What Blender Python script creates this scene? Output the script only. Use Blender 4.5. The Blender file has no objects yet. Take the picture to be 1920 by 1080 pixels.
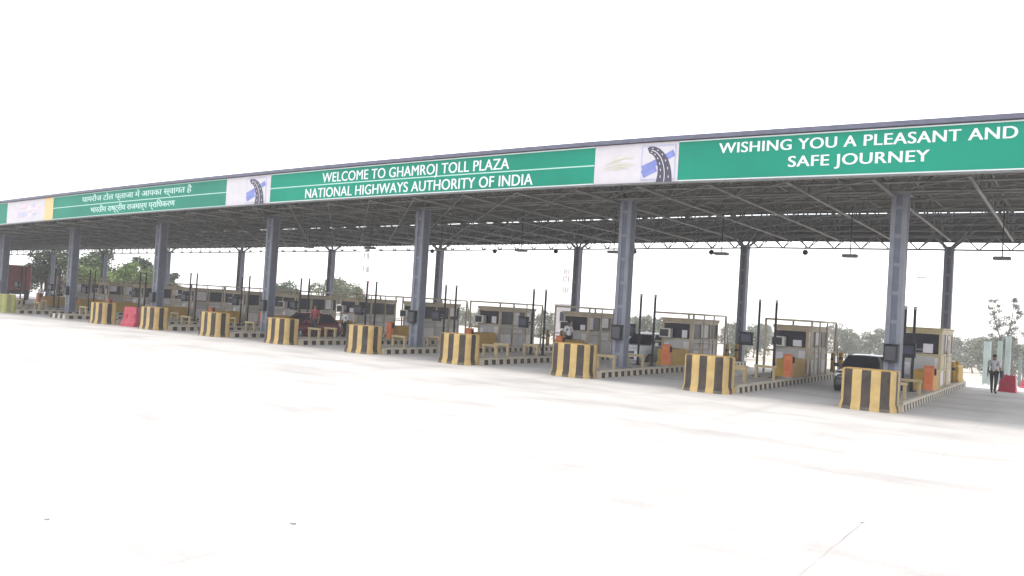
import bpy, math, random
from mathutils import Vector, Matrix
R = math.radians
SC = bpy.context.scene
COL = SC.collection
rnd = random.Random(7)

# ------------------------------------------------------------------ camera, sky, sun, exposure
YAW, PITCH, ROLL, CAM_H, FPX = -0.5949, 0.0201, 0.0604, 2.5788, 1586.4
f = Vector((math.sin(YAW)*math.cos(PITCH), math.cos(YAW)*math.cos(PITCH), math.sin(PITCH)))
r0 = Vector((math.cos(YAW), -math.sin(YAW), 0)); u0 = r0.cross(f)
rr = r0*math.cos(ROLL)+u0*math.sin(ROLL); uu = -r0*math.sin(ROLL)+u0*math.cos(ROLL)
cam_data = bpy.data.cameras.new("Camera"); cam = bpy.data.objects.new("Camera", cam_data); COL.objects.link(cam)
cam.matrix_world = Matrix(((rr.x, uu.x, -f.x, 0), (rr.y, uu.y, -f.y, 0), (rr.z, uu.z, -f.z, CAM_H), (0, 0, 0, 1)))
cam_data.sensor_width = 36; cam_data.lens = FPX/1920*36; cam_data.clip_end = 5000
SC.camera = cam

SUN_EL, SUN_AZ = 80, 250           # azimuth measured clockwise from +y (away from the camera): sun high, from the left front
world = bpy.data.worlds.new("World"); SC.world = world; world.use_nodes = True
nt = world.node_tree; bg = nt.nodes['Background']
sky = nt.nodes.new('ShaderNodeTexSky'); sky.sky_type = 'NISHITA'; sky.sun_disc = False
sky.sun_elevation = R(SUN_EL); sky.sun_rotation = R(SUN_AZ); sky.dust_density = 1.0; sky.air_density = 1.0; sky.ozone_density = 1
hsv = nt.nodes.new('ShaderNodeHueSaturation'); hsv.inputs['Saturation'].default_value = 0.16
nt.links.new(sky.outputs[0], hsv.inputs['Color']); nt.links.new(hsv.outputs[0], bg.inputs[0]); bg.inputs[1].default_value = 0.15
sun_d = bpy.data.lights.new("Sun", 'SUN'); sun_d.energy = 0.7; sun_d.angle = R(14); sun_d.color = (1, .95, .88)
sun = bpy.data.objects.new("Sun", sun_d); COL.objects.link(sun)
sdir = Vector((math.sin(R(SUN_AZ))*math.cos(R(SUN_EL)), math.cos(R(SUN_AZ))*math.cos(R(SUN_EL)), math.sin(R(SUN_EL))))
sun.rotation_euler = sdir.to_track_quat('Z', 'Y').to_euler()
SC.view_settings.view_transform = 'Standard'; SC.view_settings.look = 'None'; SC.view_settings.gamma = 1
SC.view_settings.exposure = 1.74
SC.render.engine = 'CYCLES'
SC.cycles.use_denoising = True
SC.cycles.max_bounces = 8; SC.cycles.diffuse_bounces = 5; SC.cycles.volume_bounces = 1

# ------------------------------------------------------------------ materials
MATS = {}
def mat(name, col, rough=.6, metal=0, var=.12, scale=3.0, spec=.4, bump=0, bscale=60, trans=0, dirt=0, dirtcol=(.12, .1, .08)):
    if name in MATS: return MATS[name]
    m = bpy.data.materials.new(name); m.use_nodes = True; t = m.node_tree; b = t.nodes['Principled BSDF']
    b.inputs['Roughness'].default_value = rough; b.inputs['Metallic'].default_value = metal
    b.inputs['Specular IOR Level'].default_value = spec
    tc0 = t.nodes.new('ShaderNodeTexCoord'); oi = t.nodes.new('ShaderNodeObjectInfo'); mu = t.nodes.new('ShaderNodeMath'); mu.operation = 'MULTIPLY'; mu.inputs[1].default_value = 73.0
    tc = t.nodes.new('ShaderNodeVectorMath'); tc.operation = 'ADD'
    t.links.new(oi.outputs['Random'], mu.inputs[0]); t.links.new(tc0.outputs['Object'], tc.inputs[0]); t.links.new(mu.outputs[0], tc.inputs[1])
    n = t.nodes.new('ShaderNodeTexNoise'); n.inputs['Scale'].default_value = scale; n.inputs['Detail'].default_value = 6
    t.links.new(tc.outputs[0], n.inputs['Vector'])
    rp = t.nodes.new('ShaderNodeValToRGB')
    lo = [max(0, c*(1-var)) for c in col]; hi = [min(1, c*(1+var)) for c in col]
    rp.color_ramp.elements[0].position = .3; rp.color_ramp.elements[1].position = .7
    rp.color_ramp.elements[0].color = (*lo, 1); rp.color_ramp.elements[1].color = (*hi, 1)
    t.links.new(n.outputs['Fac'], rp.inputs['Fac'])
    out = rp.outputs['Color']
    if dirt:
        n2 = t.nodes.new('ShaderNodeTexNoise'); n2.inputs['Scale'].default_value = scale*.45; n2.inputs['Detail'].default_value = 8
        n2.inputs['Roughness'].default_value = .7
        t.links.new(tc.outputs[0], n2.inputs['Vector'])
        r2 = t.nodes.new('ShaderNodeValToRGB'); r2.color_ramp.elements[0].position = .5; r2.color_ramp.elements[1].position = .72
        r2.color_ramp.elements[0].color = (0, 0, 0, 1); r2.color_ramp.elements[1].color = (dirt, dirt, dirt, 1)
        t.links.new(n2.outputs['Fac'], r2.inputs['Fac'])
        mx = t.nodes.new('ShaderNodeMix'); mx.data_type = 'RGBA'; mx.inputs[7].default_value = (*dirtcol, 1)
        t.links.new(r2.outputs['Color'], mx.inputs[0]); t.links.new(out, mx.inputs[6]); out = mx.outputs[2]
    t.links.new(out, b.inputs['Base Color'])
    if bump:
        n3 = t.nodes.new('ShaderNodeTexNoise'); n3.inputs['Scale'].default_value = bscale; n3.inputs['Detail'].default_value = 4
        t.links.new(tc.outputs[0], n3.inputs['Vector'])
        bp = t.nodes.new('ShaderNodeBump'); bp.inputs['Strength'].default_value = bump; bp.inputs['Distance'].default_value = .02
        t.links.new(n3.outputs['Fac'], bp.inputs['Height']); t.links.new(bp.outputs['Normal'], b.inputs['Normal'])
    if trans: b.inputs['Transmission Weight'].default_value = trans
    MATS[name] = m; return m

M_YEL = mat('yellow_paint', (.40, .245, .06), .65, dirt=.6, dirtcol=(.2, .15, .09), scale=4, spec=.2)
M_CREAM = mat('cream_yellow_paint', (.43, .30, .12), .65, dirt=.5, dirtcol=(.24, .18, .12), scale=3.4, spec=.2)
M_BLK = mat('black_paint', (.030, .021, .017), .65, var=.3, dirt=.5, dirtcol=(.10, .07, .045), scale=4)
M_DUSTBLK = mat('dusty_black_paint', (.10, .085, .07), .8, var=.3)
M_WHT = mat('cream_kerb_paint', (.44, .39, .31), .7, dirt=.6, dirtcol=(.2, .17, .14), scale=5)
M_CONC = mat('island_concrete', (.3, .28, .25), .85, bump=.2, dirt=.4)
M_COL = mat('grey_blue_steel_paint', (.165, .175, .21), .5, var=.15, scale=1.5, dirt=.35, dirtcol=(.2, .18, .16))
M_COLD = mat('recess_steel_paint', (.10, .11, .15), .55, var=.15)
M_STEEL = mat('grey_steel_paint', (.12, .12, .12), .5, var=.2)
M_PIPE = mat('pale_steel_pipe', (.36, .36, .34), .45, var=.2)
M_TRUSS = mat('dull_truss_paint', (.15, .15, .145), .45, var=.2)
M_PURL = mat('galvanised_purlin', (.20, .20, .17), .5, .2, var=.3, scale=.9)
M_FLASH = mat('mauve_grey_flashing', (.10, .10, .145), .5, var=.15)
M_GREEN = mat('green_sign_sheet', (.010, .235, .155), .6, var=.10, scale=.35, spec=.1)
M_GREENL = mat('pale_green_sign_sheet', (.03, .215, .15), .6, var=.10, scale=.35, spec=.1)
M_SIGNW = mat('white_sign_sheet', (.56, .53, .56), .6, var=.04, spec=.1)
M_LETTER = mat('white_lettering', (.66, .70, .70), .5, var=.02)
M_LETTERH = mat('pale_lettering', (.42, .62, .56), .5, var=.03)
M_ORSTRIP = mat('orange_sign_strip', (.72, .46, .2), .5, var=.05)
M_PINK = mat('pink_ad_print', (.75, .5, .55), .5, var=.1)
M_LILAC = mat('lilac_ad_print', (.45, .43, .55), .5, var=.1)
M_EMB = mat('emblem_road_grey', (.055, .05, .08), .5, var=.2)
M_EMBB = mat('emblem_blue', (.17, .20, .46), .5, var=.2)
M_EMBG = mat('emblem_faint_gold', (.55, .53, .44), .5, var=.1)
M_SIGNBACK = mat('signboard_back_sheet', (.05, .048, .05), .7, var=.12, scale=.7)
M_BPAN = mat('booth_grey_panel', (.37, .37, .365), .45, var=.1, scale=2, dirt=.4, dirtcol=(.2, .18, .16))
M_BPAN2 = mat('booth_white_panel', (.55, .52, .53), .5, var=.08, dirt=.3)
M_BFRAME = mat('booth_beige_frame', (.36, .29, .20), .5, var=.15)
M_BYEL = mat('booth_cream_wall', (.42, .35, .20), .55, var=.1, dirt=.3)
M_GLASS = mat('dark_window_glass', (.010, .010, .020), .3, var=.3, spec=.18)
M_AC = mat('aircon_white', (.55, .52, .5), .5, var=.06)
M_GRILL = mat('dark_grille', (.02, .025, .025), .6)
M_PAPER = mat('white_notice', (.6, .58, .62), .6, var=.04)
M_ORANGE = mat('orange_paint', (.56, .165, .055), .5, var=.1, dirt=.3)
M_MUST = mat('mustard_paint', (.42, .25, .04), .6, var=.12, dirt=.45, dirtcol=(.25, .18, .1))
M_POLE = mat('dark_pole_paint', (.02, .02, .025), .6, var=.2, spec=.2)
M_BOX = mat('dark_box_paint', (.016, .018, .02), .6, var=.2, spec=.2)
M_NAVY = mat('navy_display', (.02, .022, .05), .3, var=.2)
M_RED = mat('red_plastic', (.40, .03, .06), .45, var=.12, dirt=.2, dirtcol=(.4, .2, .2))
M_TRUCK = mat('red_truck_box', (.16, .022, .02), .6, var=.2, dirt=.4)
M_BROWN = mat('brown_tarp', (.045, .028, .025), .85, var=.3)
M_TYRE = mat('tyre_rubber', (.015, .015, .016), .85)
M_RIM = mat('alloy_rim', (.35, .35, .36), .3, .7)
M_CARD = mat('dark_car_paint', (.06, .058, .06), .22, .6, var=.1, spec=.6)
M_CARW = mat('white_car_paint', (.62, .63, .66), .25, var=.04, spec=.6)
M_CARM = mat('maroon_car_paint', (.12, .015, .02), .25, .2, var=.1, spec=.6)
M_CHROME = mat('chrome_trim', (.5, .5, .52), .2, .9)
M_LAMP = mat('headlamp_lens', (.6, .6, .6), .1, .3)
M_PLATE = mat('number_plate', (.65, .64, .6), .5)
M_SKIN = mat('skin', (.20, .10, .06), .6, var=.1)
M_HAIR = mat('black_hair', (.01, .009, .008), .7)
M_SHIRTW = mat('white_shirt', (.7, .71, .76), .8, var=.08, scale=8)
M_SHIRTG = mat('pale_grey_shirt', (.48, .49, .52), .8, var=.1, scale=8)
M_TROU = mat('dark_trousers', (.022, .022, .03), .85, var=.2)
M_SHIRTR = mat('maroon_shirt', (.2, .03, .04), .8, var=.2)
M_BAG = mat('dark_blue_bag', (.03, .03, .07), .8)
M_BARK = mat('bark', (.10, .075, .055), .9, var=.3)
M_LEAF = mat('leaf_mid_green', (.075, .115, .035), .6, var=.35, scale=.5)
M_LEAFD = mat('leaf_dark_green', (.045, .072, .03), .6, var=.35, scale=.5)
M_LEAFL = mat('leaf_light_green', (.14, .2, .05), .6, var=.3, scale=.5)
M_LEAFO = mat('leaf_olive', (.105, .12, .055), .6, var=.3, scale=.5)
M_HAZEDL = mat('haze_paled_leaf', (.105, .12, .08), .7, var=.3, scale=.5)  # far foliage: distance haze put into the leaf colour, paler and greyer
M_HAZEDL2 = mat('haze_greyed_leaf', (.09, .10, .075), .7, var=.3, scale=.5)  # second far foliage tone, haze mixed into its colour as well
M_HOARD = mat('pale_green_sheet', (.33, .385, .365), .6, var=.15, scale=.8)
M_GREYW = mat('grey_plaster', (.42, .39, .39), .8, var=.1)
M_SIGNG = mat('sign_back_grey', (.24, .24, .26), .5)

def concrete_mat():
    m = bpy.data.materials.new('plaza_concrete'); m.use_nodes = True; t = m.node_tree; b = t.nodes['Principled BSDF']
    b.inputs['Roughness'].default_value = .8
    L = t.links.new; N = t.nodes.new
    tc = N('ShaderNodeTexCoord')
    n1 = N('ShaderNodeTexNoise'); n1.inputs['Scale'].default_value = .42; n1.inputs['Detail'].default_value = 9; n1.inputs['Roughness'].default_value = .62
    mp = N('ShaderNodeMapping'); mp.inputs['Scale'].default_value = (.5, 1.1, 1); mp.inputs['Rotation'].default_value = (0, 0, .12); L(tc.outputs['Object'], mp.inputs['Vector']); L(mp.outputs[0], n1.inputs['Vector'])
    r1 = N('ShaderNodeValToRGB'); e = r1.color_ramp.elements
    e[0].position = .32; e[0].color = (.38, .36, .345, 1); e[1].position = .58; e[1].color = (.55, .525, .50, 1)
    L(n1.outputs['Fac'], r1.inputs['Fac'])
    n2 = N('ShaderNodeTexNoise'); n2.inputs['Scale'].default_value = 30; n2.inputs['Detail'].default_value = 8
    L(tc.outputs['Object'], n2.inputs['Vector'])
    mx = N('ShaderNodeMix'); mx.data_type = 'RGBA'; mx.blend_type = 'MULTIPLY'; mx.inputs[0].default_value = .35
    L(r1.outputs[0], mx.inputs[6]); L(n2.outputs['Color'], mx.inputs[7])
    # slab joints
    br = N('ShaderNodeTexBrick'); br.offset = 0; br.inputs['Scale'].default_value = 1
    br.inputs['Brick Width'].default_value = 4.6; br.inputs['Row Height'].default_value = 3.7
    br.inputs['Mortar Size'].default_value = .008; br.inputs['Mortar Smooth'].default_value = .3
    mp2 = N('ShaderNodeMapping'); mp2.inputs['Location'].default_value = (JX, 1.2, 0); L(tc.outputs['Object'], mp2.inputs['Vector']); L(mp2.outputs[0], br.inputs['Vector'])
    mx2 = N('ShaderNodeMix'); mx2.data_type = 'RGBA'; mx2.inputs[7].default_value = (.27, .25, .24, 1)
    mm = N('ShaderNodeMath'); mm.operation = 'MULTIPLY'
    n4 = N('ShaderNodeTexNoise'); n4.inputs['Scale'].default_value = .35; L(tc.outputs['Object'], n4.inputs['Vector'])
    r4 = N('ShaderNodeValToRGB'); r4.color_ramp.elements[0].position = .46; r4.color_ramp.elements[1].position = .72; L(n4.outputs['Fac'], r4.inputs['Fac'])
    L(br.outputs['Fac'], mm.inputs[0]); L(r4.outputs[0], mm.inputs[1])
    L(mm.outputs[0], mx2.inputs[0]); L(mx.outputs[2], mx2.inputs[6])
    # one long open joint that runs away from the viewer, with a ragged edge
    sx = N('ShaderNodeSeparateXYZ'); L(tc.outputs['Object'], sx.inputs[0])
    n6 = N('ShaderNodeTexNoise'); n6.inputs['Scale'].default_value = 2.2; n6.inputs['Detail'].default_value = 8; L(tc.outputs['Object'], n6.inputs['Vector'])
    def M_(op, a, b_):
        q = N('ShaderNodeMath'); q.operation = op
        for i_, v_ in enumerate((a, b_)):
            if isinstance(v_, (int, float)): q.inputs[i_].default_value = v_
            else: L(v_, q.inputs[i_])
        return q.outputs[0]
    off = M_('MULTIPLY', M_('SUBTRACT', n6.outputs['Fac'], .5), .06)
    ln = M_('LESS_THAN', M_('ABSOLUTE', M_('ADD', M_('ADD', sx.outputs['X'], 2.3), off), 0), .012)
    ln = M_('MULTIPLY', ln, M_('LESS_THAN', sx.outputs['Y'], 12.2)); ln = M_('MULTIPLY', ln, M_('MULTIPLY', M_('ADD', r4.outputs[0], .55), .5))
    mxj = N('ShaderNodeMix'); mxj.data_type = 'RGBA'; mxj.inputs[7].default_value = (.14, .125, .115, 1)
    L(ln, mxj.inputs[0]); L(mx2.outputs[2], mxj.inputs[6])
    # tyre marks and oil stains that run along the lanes
    n5 = N('ShaderNodeTexNoise'); n5.inputs['Scale'].default_value = .9; n5.inputs['Detail'].default_value = 7
    mp3 = N('ShaderNodeMapping'); mp3.inputs['Scale'].default_value = (1, .06, 1); L(tc.outputs['Object'], mp3.inputs['Vector']); L(mp3.outputs[0], n5.inputs['Vector'])
    r5 = N('ShaderNodeValToRGB'); r5.color_ramp.elements[0].position = .56; r5.color_ramp.elements[1].position = .75
    r5.color_ramp.elements[0].color = (0, 0, 0, 1); r5.color_ramp.elements[1].color = (.45, .45, .45, 1); L(n5.outputs['Fac'], r5.inputs['Fac'])
    mx3 = N('ShaderNodeMix'); mx3.data_type = 'RGBA'; mx3.inputs[7].default_value = (.27, .25, .24, 1)
    L(r5.outputs[0], mx3.inputs[0]); L(mxj.outputs[2], mx3.inputs[6])
    L(mx3.outputs[2], b.inputs['Base Color'])
    bp = N('ShaderNodeBump'); bp.inputs['Strength'].default_value = .15; bp.inputs['Distance'].default_value = .01
    L(n2.outputs['Fac'], bp.inputs['Height']); L(bp.outputs[0], b.inputs['Normal'])
    return m
JX = 2.3
M_PLAZA = concrete_mat()
M_EARTH = mat('dusty_earth', (.42, .38, .32), .95, var=.2, scale=.05, dirt=.6, dirtcol=(.16, .19, .09))

# ------------------------------------------------------------------ helpers
class MB:
    """collects shapes and builds them as one mesh object"""
    def __init__(s): s.v = []; s.f = []; s.mi = []; s.m = 0; s.sm = []; s.smooth = False
    def add(s, vs, fs, mi=None):
        o = len(s.v); s.v += [tuple(p) for p in vs]
        for q in fs: s.f.append([o+i for i in q]); s.mi.append(s.m if mi is None else mi); s.sm.append(s.smooth)
    def box(s, x0, x1, y0, y1, z0, z1, mi=None, c=0):
        if c <= 0:
            s.add([(x0, y0, z0), (x1, y0, z0), (x1, y1, z0), (x0, y1, z0), (x0, y0, z1), (x1, y0, z1), (x1, y1, z1), (x0, y1, z1)],
                  [(0, 3, 2, 1), (4, 5, 6, 7), (0, 1, 5, 4), (1, 2, 6, 5), (2, 3, 7, 6), (3, 0, 4, 7)], mi)
        else:
            def ring(d, z): return [(x0+d+c*0, y0+d, z), (x1-d, y0+d, z), (x1-d, y1-d, z), (x0+d, y1-d, z)]
            def oct_(z, d):
                a = [(x0+c, y0+d), (x1-c, y0+d), (x1-d, y0+c), (x1-d, y1-c), (x1-c, y1-d), (x0+c, y1-d), (x0+d, y1-c), (x0+d, y0+c)]
                return [(p[0], p[1], z) for p in a]
            V = oct_(z0, 0)+oct_(z1-c, 0)+oct_(z1, c*.9)
            F = []
            for k in (0, 8):
                for i in range(8): F.append((k+i, k+(i+1) % 8, k+8+(i+1) % 8, k+8+i))
            F.append(tuple(range(16, 24))); F.append(tuple(reversed(range(8))))
            s.add(V, F, mi)
    def tube(s, pts, rad, n=8, mi=None, cap=True):
        pts = [Vector(p) for p in pts]; rads = rad if isinstance(rad, (list, tuple)) else [rad]*len(pts)
        V = []; F = []; prev = None
        for i, p in enumerate(pts):
            d = (pts[min(i+1, len(pts)-1)]-pts[max(i-1, 0)]).normalized()
            if prev is None:
                a = Vector((0, 0, 1)) if abs(d.z) < .9 else Vector((1, 0, 0))
                e1 = d.cross(a).normalized()
            else: e1 = (prev - d*prev.dot(d)).normalized()
            prev = e1; e2 = d.cross(e1)
            for k in range(n):
                t = 2*math.pi*k/n+math.pi/n
                V.append(p+(e1*math.cos(t)+e2*math.sin(t))*rads[i])
        for i in range(len(pts)-1):
            for k in range(n): F.append((i*n+k, i*n+(k+1) % n, (i+1)*n+(k+1) % n, (i+1)*n+k))
        if cap: F.append(tuple(range(n-1, -1, -1))); F.append(tuple((len(pts)-1)*n+k for k in range(n)))
        sm = s.smooth; s.smooth = n > 5; s.add(V, F, mi); s.smooth = sm
    def prism(s, poly, axis, a, b, mi=None):
        n = len(poly)
        def P(p, t): return {'x': (t, p[0], p[1]), 'y': (p[0], t, p[1]), 'z': (p[0], p[1], t)}[axis]
        s.add([P(p, a) for p in poly]+[P(p, b) for p in poly],
              [tuple(range(n-1, -1, -1)), tuple(range(n, 2*n))]+[(i, (i+1) % n, n+(i+1) % n, n+i) for i in range(n)], mi)
    def loft(s, rings, mi=None, close=True, caps=True, smooth=True):
        n = len(rings[0]); V = [p for r_ in rings for p in r_]; F = []
        for i in range(len(rings)-1):
            for k in range(n if close else n-1): F.append((i*n+k, i*n+(k+1) % n, (i+1)*n+(k+1) % n, (i+1)*n+k))
        if caps: F.append(tuple(range(n-1, -1, -1))); F.append(tuple((len(rings)-1)*n+k for k in range(n)))
        sm = s.smooth; s.smooth = smooth; s.add(V, F, mi); s.smooth = sm
    def build(s, name, mats, parent=None, loc=None):
        me = bpy.data.meshes.new(name); me.from_pydata(s.v, [], s.f)
        for m in (mats if isinstance(mats, (list, tuple)) else [mats]): me.materials.append(m)
        me.polygons.foreach_set('material_index', s.mi); me.polygons.foreach_set('use_smooth', s.sm); me.update()
        o = bpy.data.objects.new(name, me); COL.objects.link(o)
        if parent: o.parent = parent
        if loc: o.location = loc
        fix_normals(me)
        return o
def fix_normals(me):
    import bmesh
    b = bmesh.new(); b.from_mesh(me); bmesh.ops.recalc_face_normals(b, faces=b.faces); b.to_mesh(me); b.free()
def empty(name, label, cat, loc=(0, 0, 0), rz=0, group=None):
    o = bpy.data.objects.new(name, None); COL.objects.link(o); o.location = loc; o.rotation_euler = (0, 0, rz)
    o.empty_display_size = .2
    tag(o, label, cat, group); return o
def tag(o, label, cat, group=None, kind='thing'):
    o['label'] = label; o['category'] = cat; o['kind'] = kind
    if group: o['group'] = group
    return o
KIDS = {}
def copy_tree(o, parent=None):
    c = o.copy(); COL.objects.link(c)
    if parent: c.parent = parent; c.matrix_parent_inverse = o.matrix_parent_inverse
    for ch in list(o.children): copy_tree(ch, c)
    return c
def at_depth(x, y, d):   # helper used only to note where a thing stands in the world
    return Vector((0, 0, CAM_H))+(f+rr*((x-960)/FPX)-uu*((y-540)/FPX))*d

# ------------------------------------------------------------------ ground
def sstep(a, b, v):
    t = min(1, max(0, (v-a)/(b-a))); return t*t*(3-2*t)
def gz(x, y):
    """the concrete falls gently away behind the canopy and the fields lie lower still"""
    k = sstep(-75, -40, x); z = 0
    P = [(45.8, 0), (50.5, -.5), (62, -1.1), (84, -1.7)]
    if y > 45.8:
        z = P[-1][1]
        for (y0, z0), (y1, z1) in zip(P, P[1:]):
            if y < y1: z = z0+(z1-z0)*(y-y0)/(y1-y0); break
    return z*k-(5.0-1.7*k)*sstep(84, 108, y)
def grid(xs, ys, dz):
    n = len(xs); b = MB(); b.smooth = True
    b.add([(x, y, gz(x, y)+dz) for y in ys for x in xs], [(j*n+i, j*n+i+1, (j+1)*n+i+1, (j+1)*n+i) for j in range(len(ys)-1) for i in range(n-1)]); return b
YS = [45.8, 50.5, 56, 62, 69, 76, 83]
g = grid([-1600, -700, -300, -160, -100, -75, -65, -57, -50, -40, 0, 50, 120, 300, 700, 1500], [-200, -60, -41, 0, 40]+YS+[86, 90, 95, 100, 108, 130, 200, 400, 900, 1700], -.006).build('ground', M_EARTH)
tag(g, 'pale dusty ground reaching to the hazy horizon', 'ground', kind='structure')
g = grid([-150, -100, -75, -65, -57, -50, -40, 0, 40], [-40, 0, 40]+YS, 0).build('road', M_PLAZA)
tag(g, 'wide sunlit pale concrete apron in front of and under the toll canopy', 'road', kind='structure')
def on_ground(x, y):
    d = f+rr*((x-960)/FPX)-uu*((y-540)/FPX); t = 5.0
    while t < 600:
        p = Vector((0, 0, CAM_H))+d*t
        if p.z <= gz(p.x, p.y): return Vector((p.x, p.y, gz(p.x, p.y)))
        t += .05
    return p

# ------------------------------------------------------------------ islands: positions read along the row
IX = [-5.44, -10.68, -16.07, -21.61, -27.1, -32.61, -37.85, -43.28, -48.4, -54.2, -60.45, -65.3, -70.6]
NTH = ['first', 'second', 'third', 'fourth', 'fifth', 'sixth', 'seventh', 'eighth', 'ninth', 'tenth', 'eleventh', 'twelfth', 'thirteenth']
COLX = {0: -5.36, 2: -15.73, 4: -26.72, 6: -37.57, 8: -47.96, 10: -58.03, 12: -67.73, 14: -78.2}
REARX = {0: -5.44, 2: -15.41, 4: -25.83, 6: -36.7, 8: -47.16, 10: -57.67, 12: -67.8, 14: -77.78, 16: -87.34, 18: -97.9, 20: -108.4, 22: -119}

def drop_front(X):
    t = max(0, -14-X); return .01384*t+.000342*t*t
def drop_rear(X): return .02*max(0, -14-X)
def drop(X, y):
    t = min(1.15, max(0, (y-27.3)/(46.6-27.3))); return drop_front(X)*(1-t)+drop_rear(X)*t
XL, XR = -128.0, 3.0
def xsamp(a, b, step=2.65):
    n_ = max(1, int(math.ceil((b-a)/step))); return [a+(b-a)*i/n_ for i in range(n_+1)]

# ------------------------------------------------------------------ toll canopy
canopy = empty('toll_canopy', 'long flat steel toll plaza canopy on grey columns with green signboards along its front edge', 'canopy', (-30, 37, 0))
CO = Vector((-30, 37, 0))
def cpart(mb_, name, mats, parent=None):
    o = mb_.build(name, mats); o.parent = parent or canopy
    if parent is None: o.matrix_parent_inverse = Matrix.Translation(-CO)
    return o
def strip(y0, y1, z0, z1, name, m, x0=XL, x1=XR, step=2.65):
    b = MB(); X = xsamp(x0, x1, step); rings = []
    for x in X:
        rings.append([(x, y0, z0-drop(x, y0)), (x, y1, z0-drop(x, y1)), (x, y1, z1-drop(x, y1)), (x, y0, z1-drop(x, y0))])
    b.loft(rings, smooth=False); return cpart(b, name, m)
def sheet_mat():
    m = bpy.data.materials.new('ribbed_roof_sheet'); m.use_nodes = True; t = m.node_tree; b = t.nodes['Principled BSDF']
    L = t.links.new; N = t.nodes.new
    tc = N('ShaderNodeTexCoord'); w = N('ShaderNodeTexWave'); w.bands_direction = 'X'; w.inputs['Scale'].default_value = 1.3
    L(tc.outputs['Object'], w.inputs['Vector'])
    n_ = N('ShaderNodeTexNoise'); n_.inputs['Scale'].default_value = .8; n_.inputs['Detail'].default_value = 6; L(tc.outputs['Object'], n_.inputs['Vector'])
    rp = N('ShaderNodeValToRGB'); rp.color_ramp.elements[0].color = (.085, .087, .075, 1); rp.color_ramp.elements[1].color = (.155, .155, .14, 1)
    L(n_.outputs['Fac'], rp.inputs['Fac']); L(rp.outputs[0], b.inputs['Base Color'])
    bp = N('ShaderNodeBump'); bp.inputs['Strength'].default_value = .6; bp.inputs['Distance'].default_value = .05
    L(w.outputs['Fac'], bp.inputs['Height']); L(bp.outputs[0], b.inputs['Normal']); b.inputs['Roughness'].default_value = .5
    return m
M_SHEET = sheet_mat()
roof = strip(27.42, 46.0, 8.50, 8.54, 'roof_sheet', M_SHEET)
# purlins under the sheet
for i in range(14):
    y = 28.2+i*1.32
    strip(y, y+.09, 8.32, 8.485, 'purlin', M_PURL)
# bottom-chord ties that run along the canopy
for y in (29.0, 31.0, 33.0, 35.6, 38.3, 40.9, 43.5):
    b = MB(); b.tube([(x, y, 7.22-drop(x, y)) for x in xsamp(XL, XR, 5.3)], .045, 6); cpart(b, 'tie_pipe', M_TRUSS)
# transverse trusses
TX = [XR-.6-2.65*i for i in range(49)]
for X in TX:
    b = MB(); ya, yb_ = 27.7, 46.2
    def zz(y, z): return z-drop(X, y)
    N_ = 7
    bot = [(X, ya+(yb_-ya)*i/N_, zz(ya+(yb_-ya)*i/N_, 7.12-.08*i/N_)) for i in range(N_+1)]
    top = [(X, ya+(yb_-ya)*(i+.5)/N_, zz(ya+(yb_-ya)*(i+.5)/N_, 8.26)) for i in range(N_)]
    b.tube(bot, .055, 6); b.tube([(X, ya, zz(ya, 8.26))]+top+[(X, yb_, zz(yb_, 8.26))], .055, 6)
    for i in range(N_):
        b.tube([bot[i], top[i]], .032, 5, cap=False); b.tube([top[i], bot[i+1]], .032, 5, cap=False)
    for p in bot:
        for sx in (-1.32, 1.32):
            if XL < X+sx < XR: b.tube([p, (X+sx, p[1], 8.28-drop(X+sx, p[1]))], .024, 4, cap=False)
    for i in range(N_): b.tube([bot[i], (X-2.65, bot[i+1][1], bot[i+1][2]+drop(X, bot[i+1][1])-drop(X-2.65, bot[i+1][1]))], .022, 4, cap=False)
    cpart(b, 'truss', M_TRUSS)
# long lattice girders over the two column rows
def girder(y, z0, z1, step, rad, x0=XL, x1=XR):
    b = MB(); X = xsamp(x0, x1, step)
    for dy in (-.35, .35):
        b.tube([(x, y+dy, z1-drop(x, y)) for x in X], rad, 6)
    b.tube([(x, y, z0-drop(x, y)) for x in X], rad, 6)
    for i in range(len(X)-1):
        xm = (X[i]+X[i+1])/2; lo = (xm, y, z0-drop(xm, y))
        for dy in (-.35, .35):
            b.tube([(X[i], y+dy, z1-drop(X[i], y)), lo], rad*.65, 5, cap=False); b.tube([lo, (X[i+1], y+dy, z1-drop(X[i+1], y))], rad*.65, 5, cap=False)
    return cpart(b, 'lattice_girder', M_TRUSS)
girder(31.46, 7.2, 8.2, 1.9, .05)
girder(45.2, 6.48, 7.12, 1.32, .042)
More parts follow.
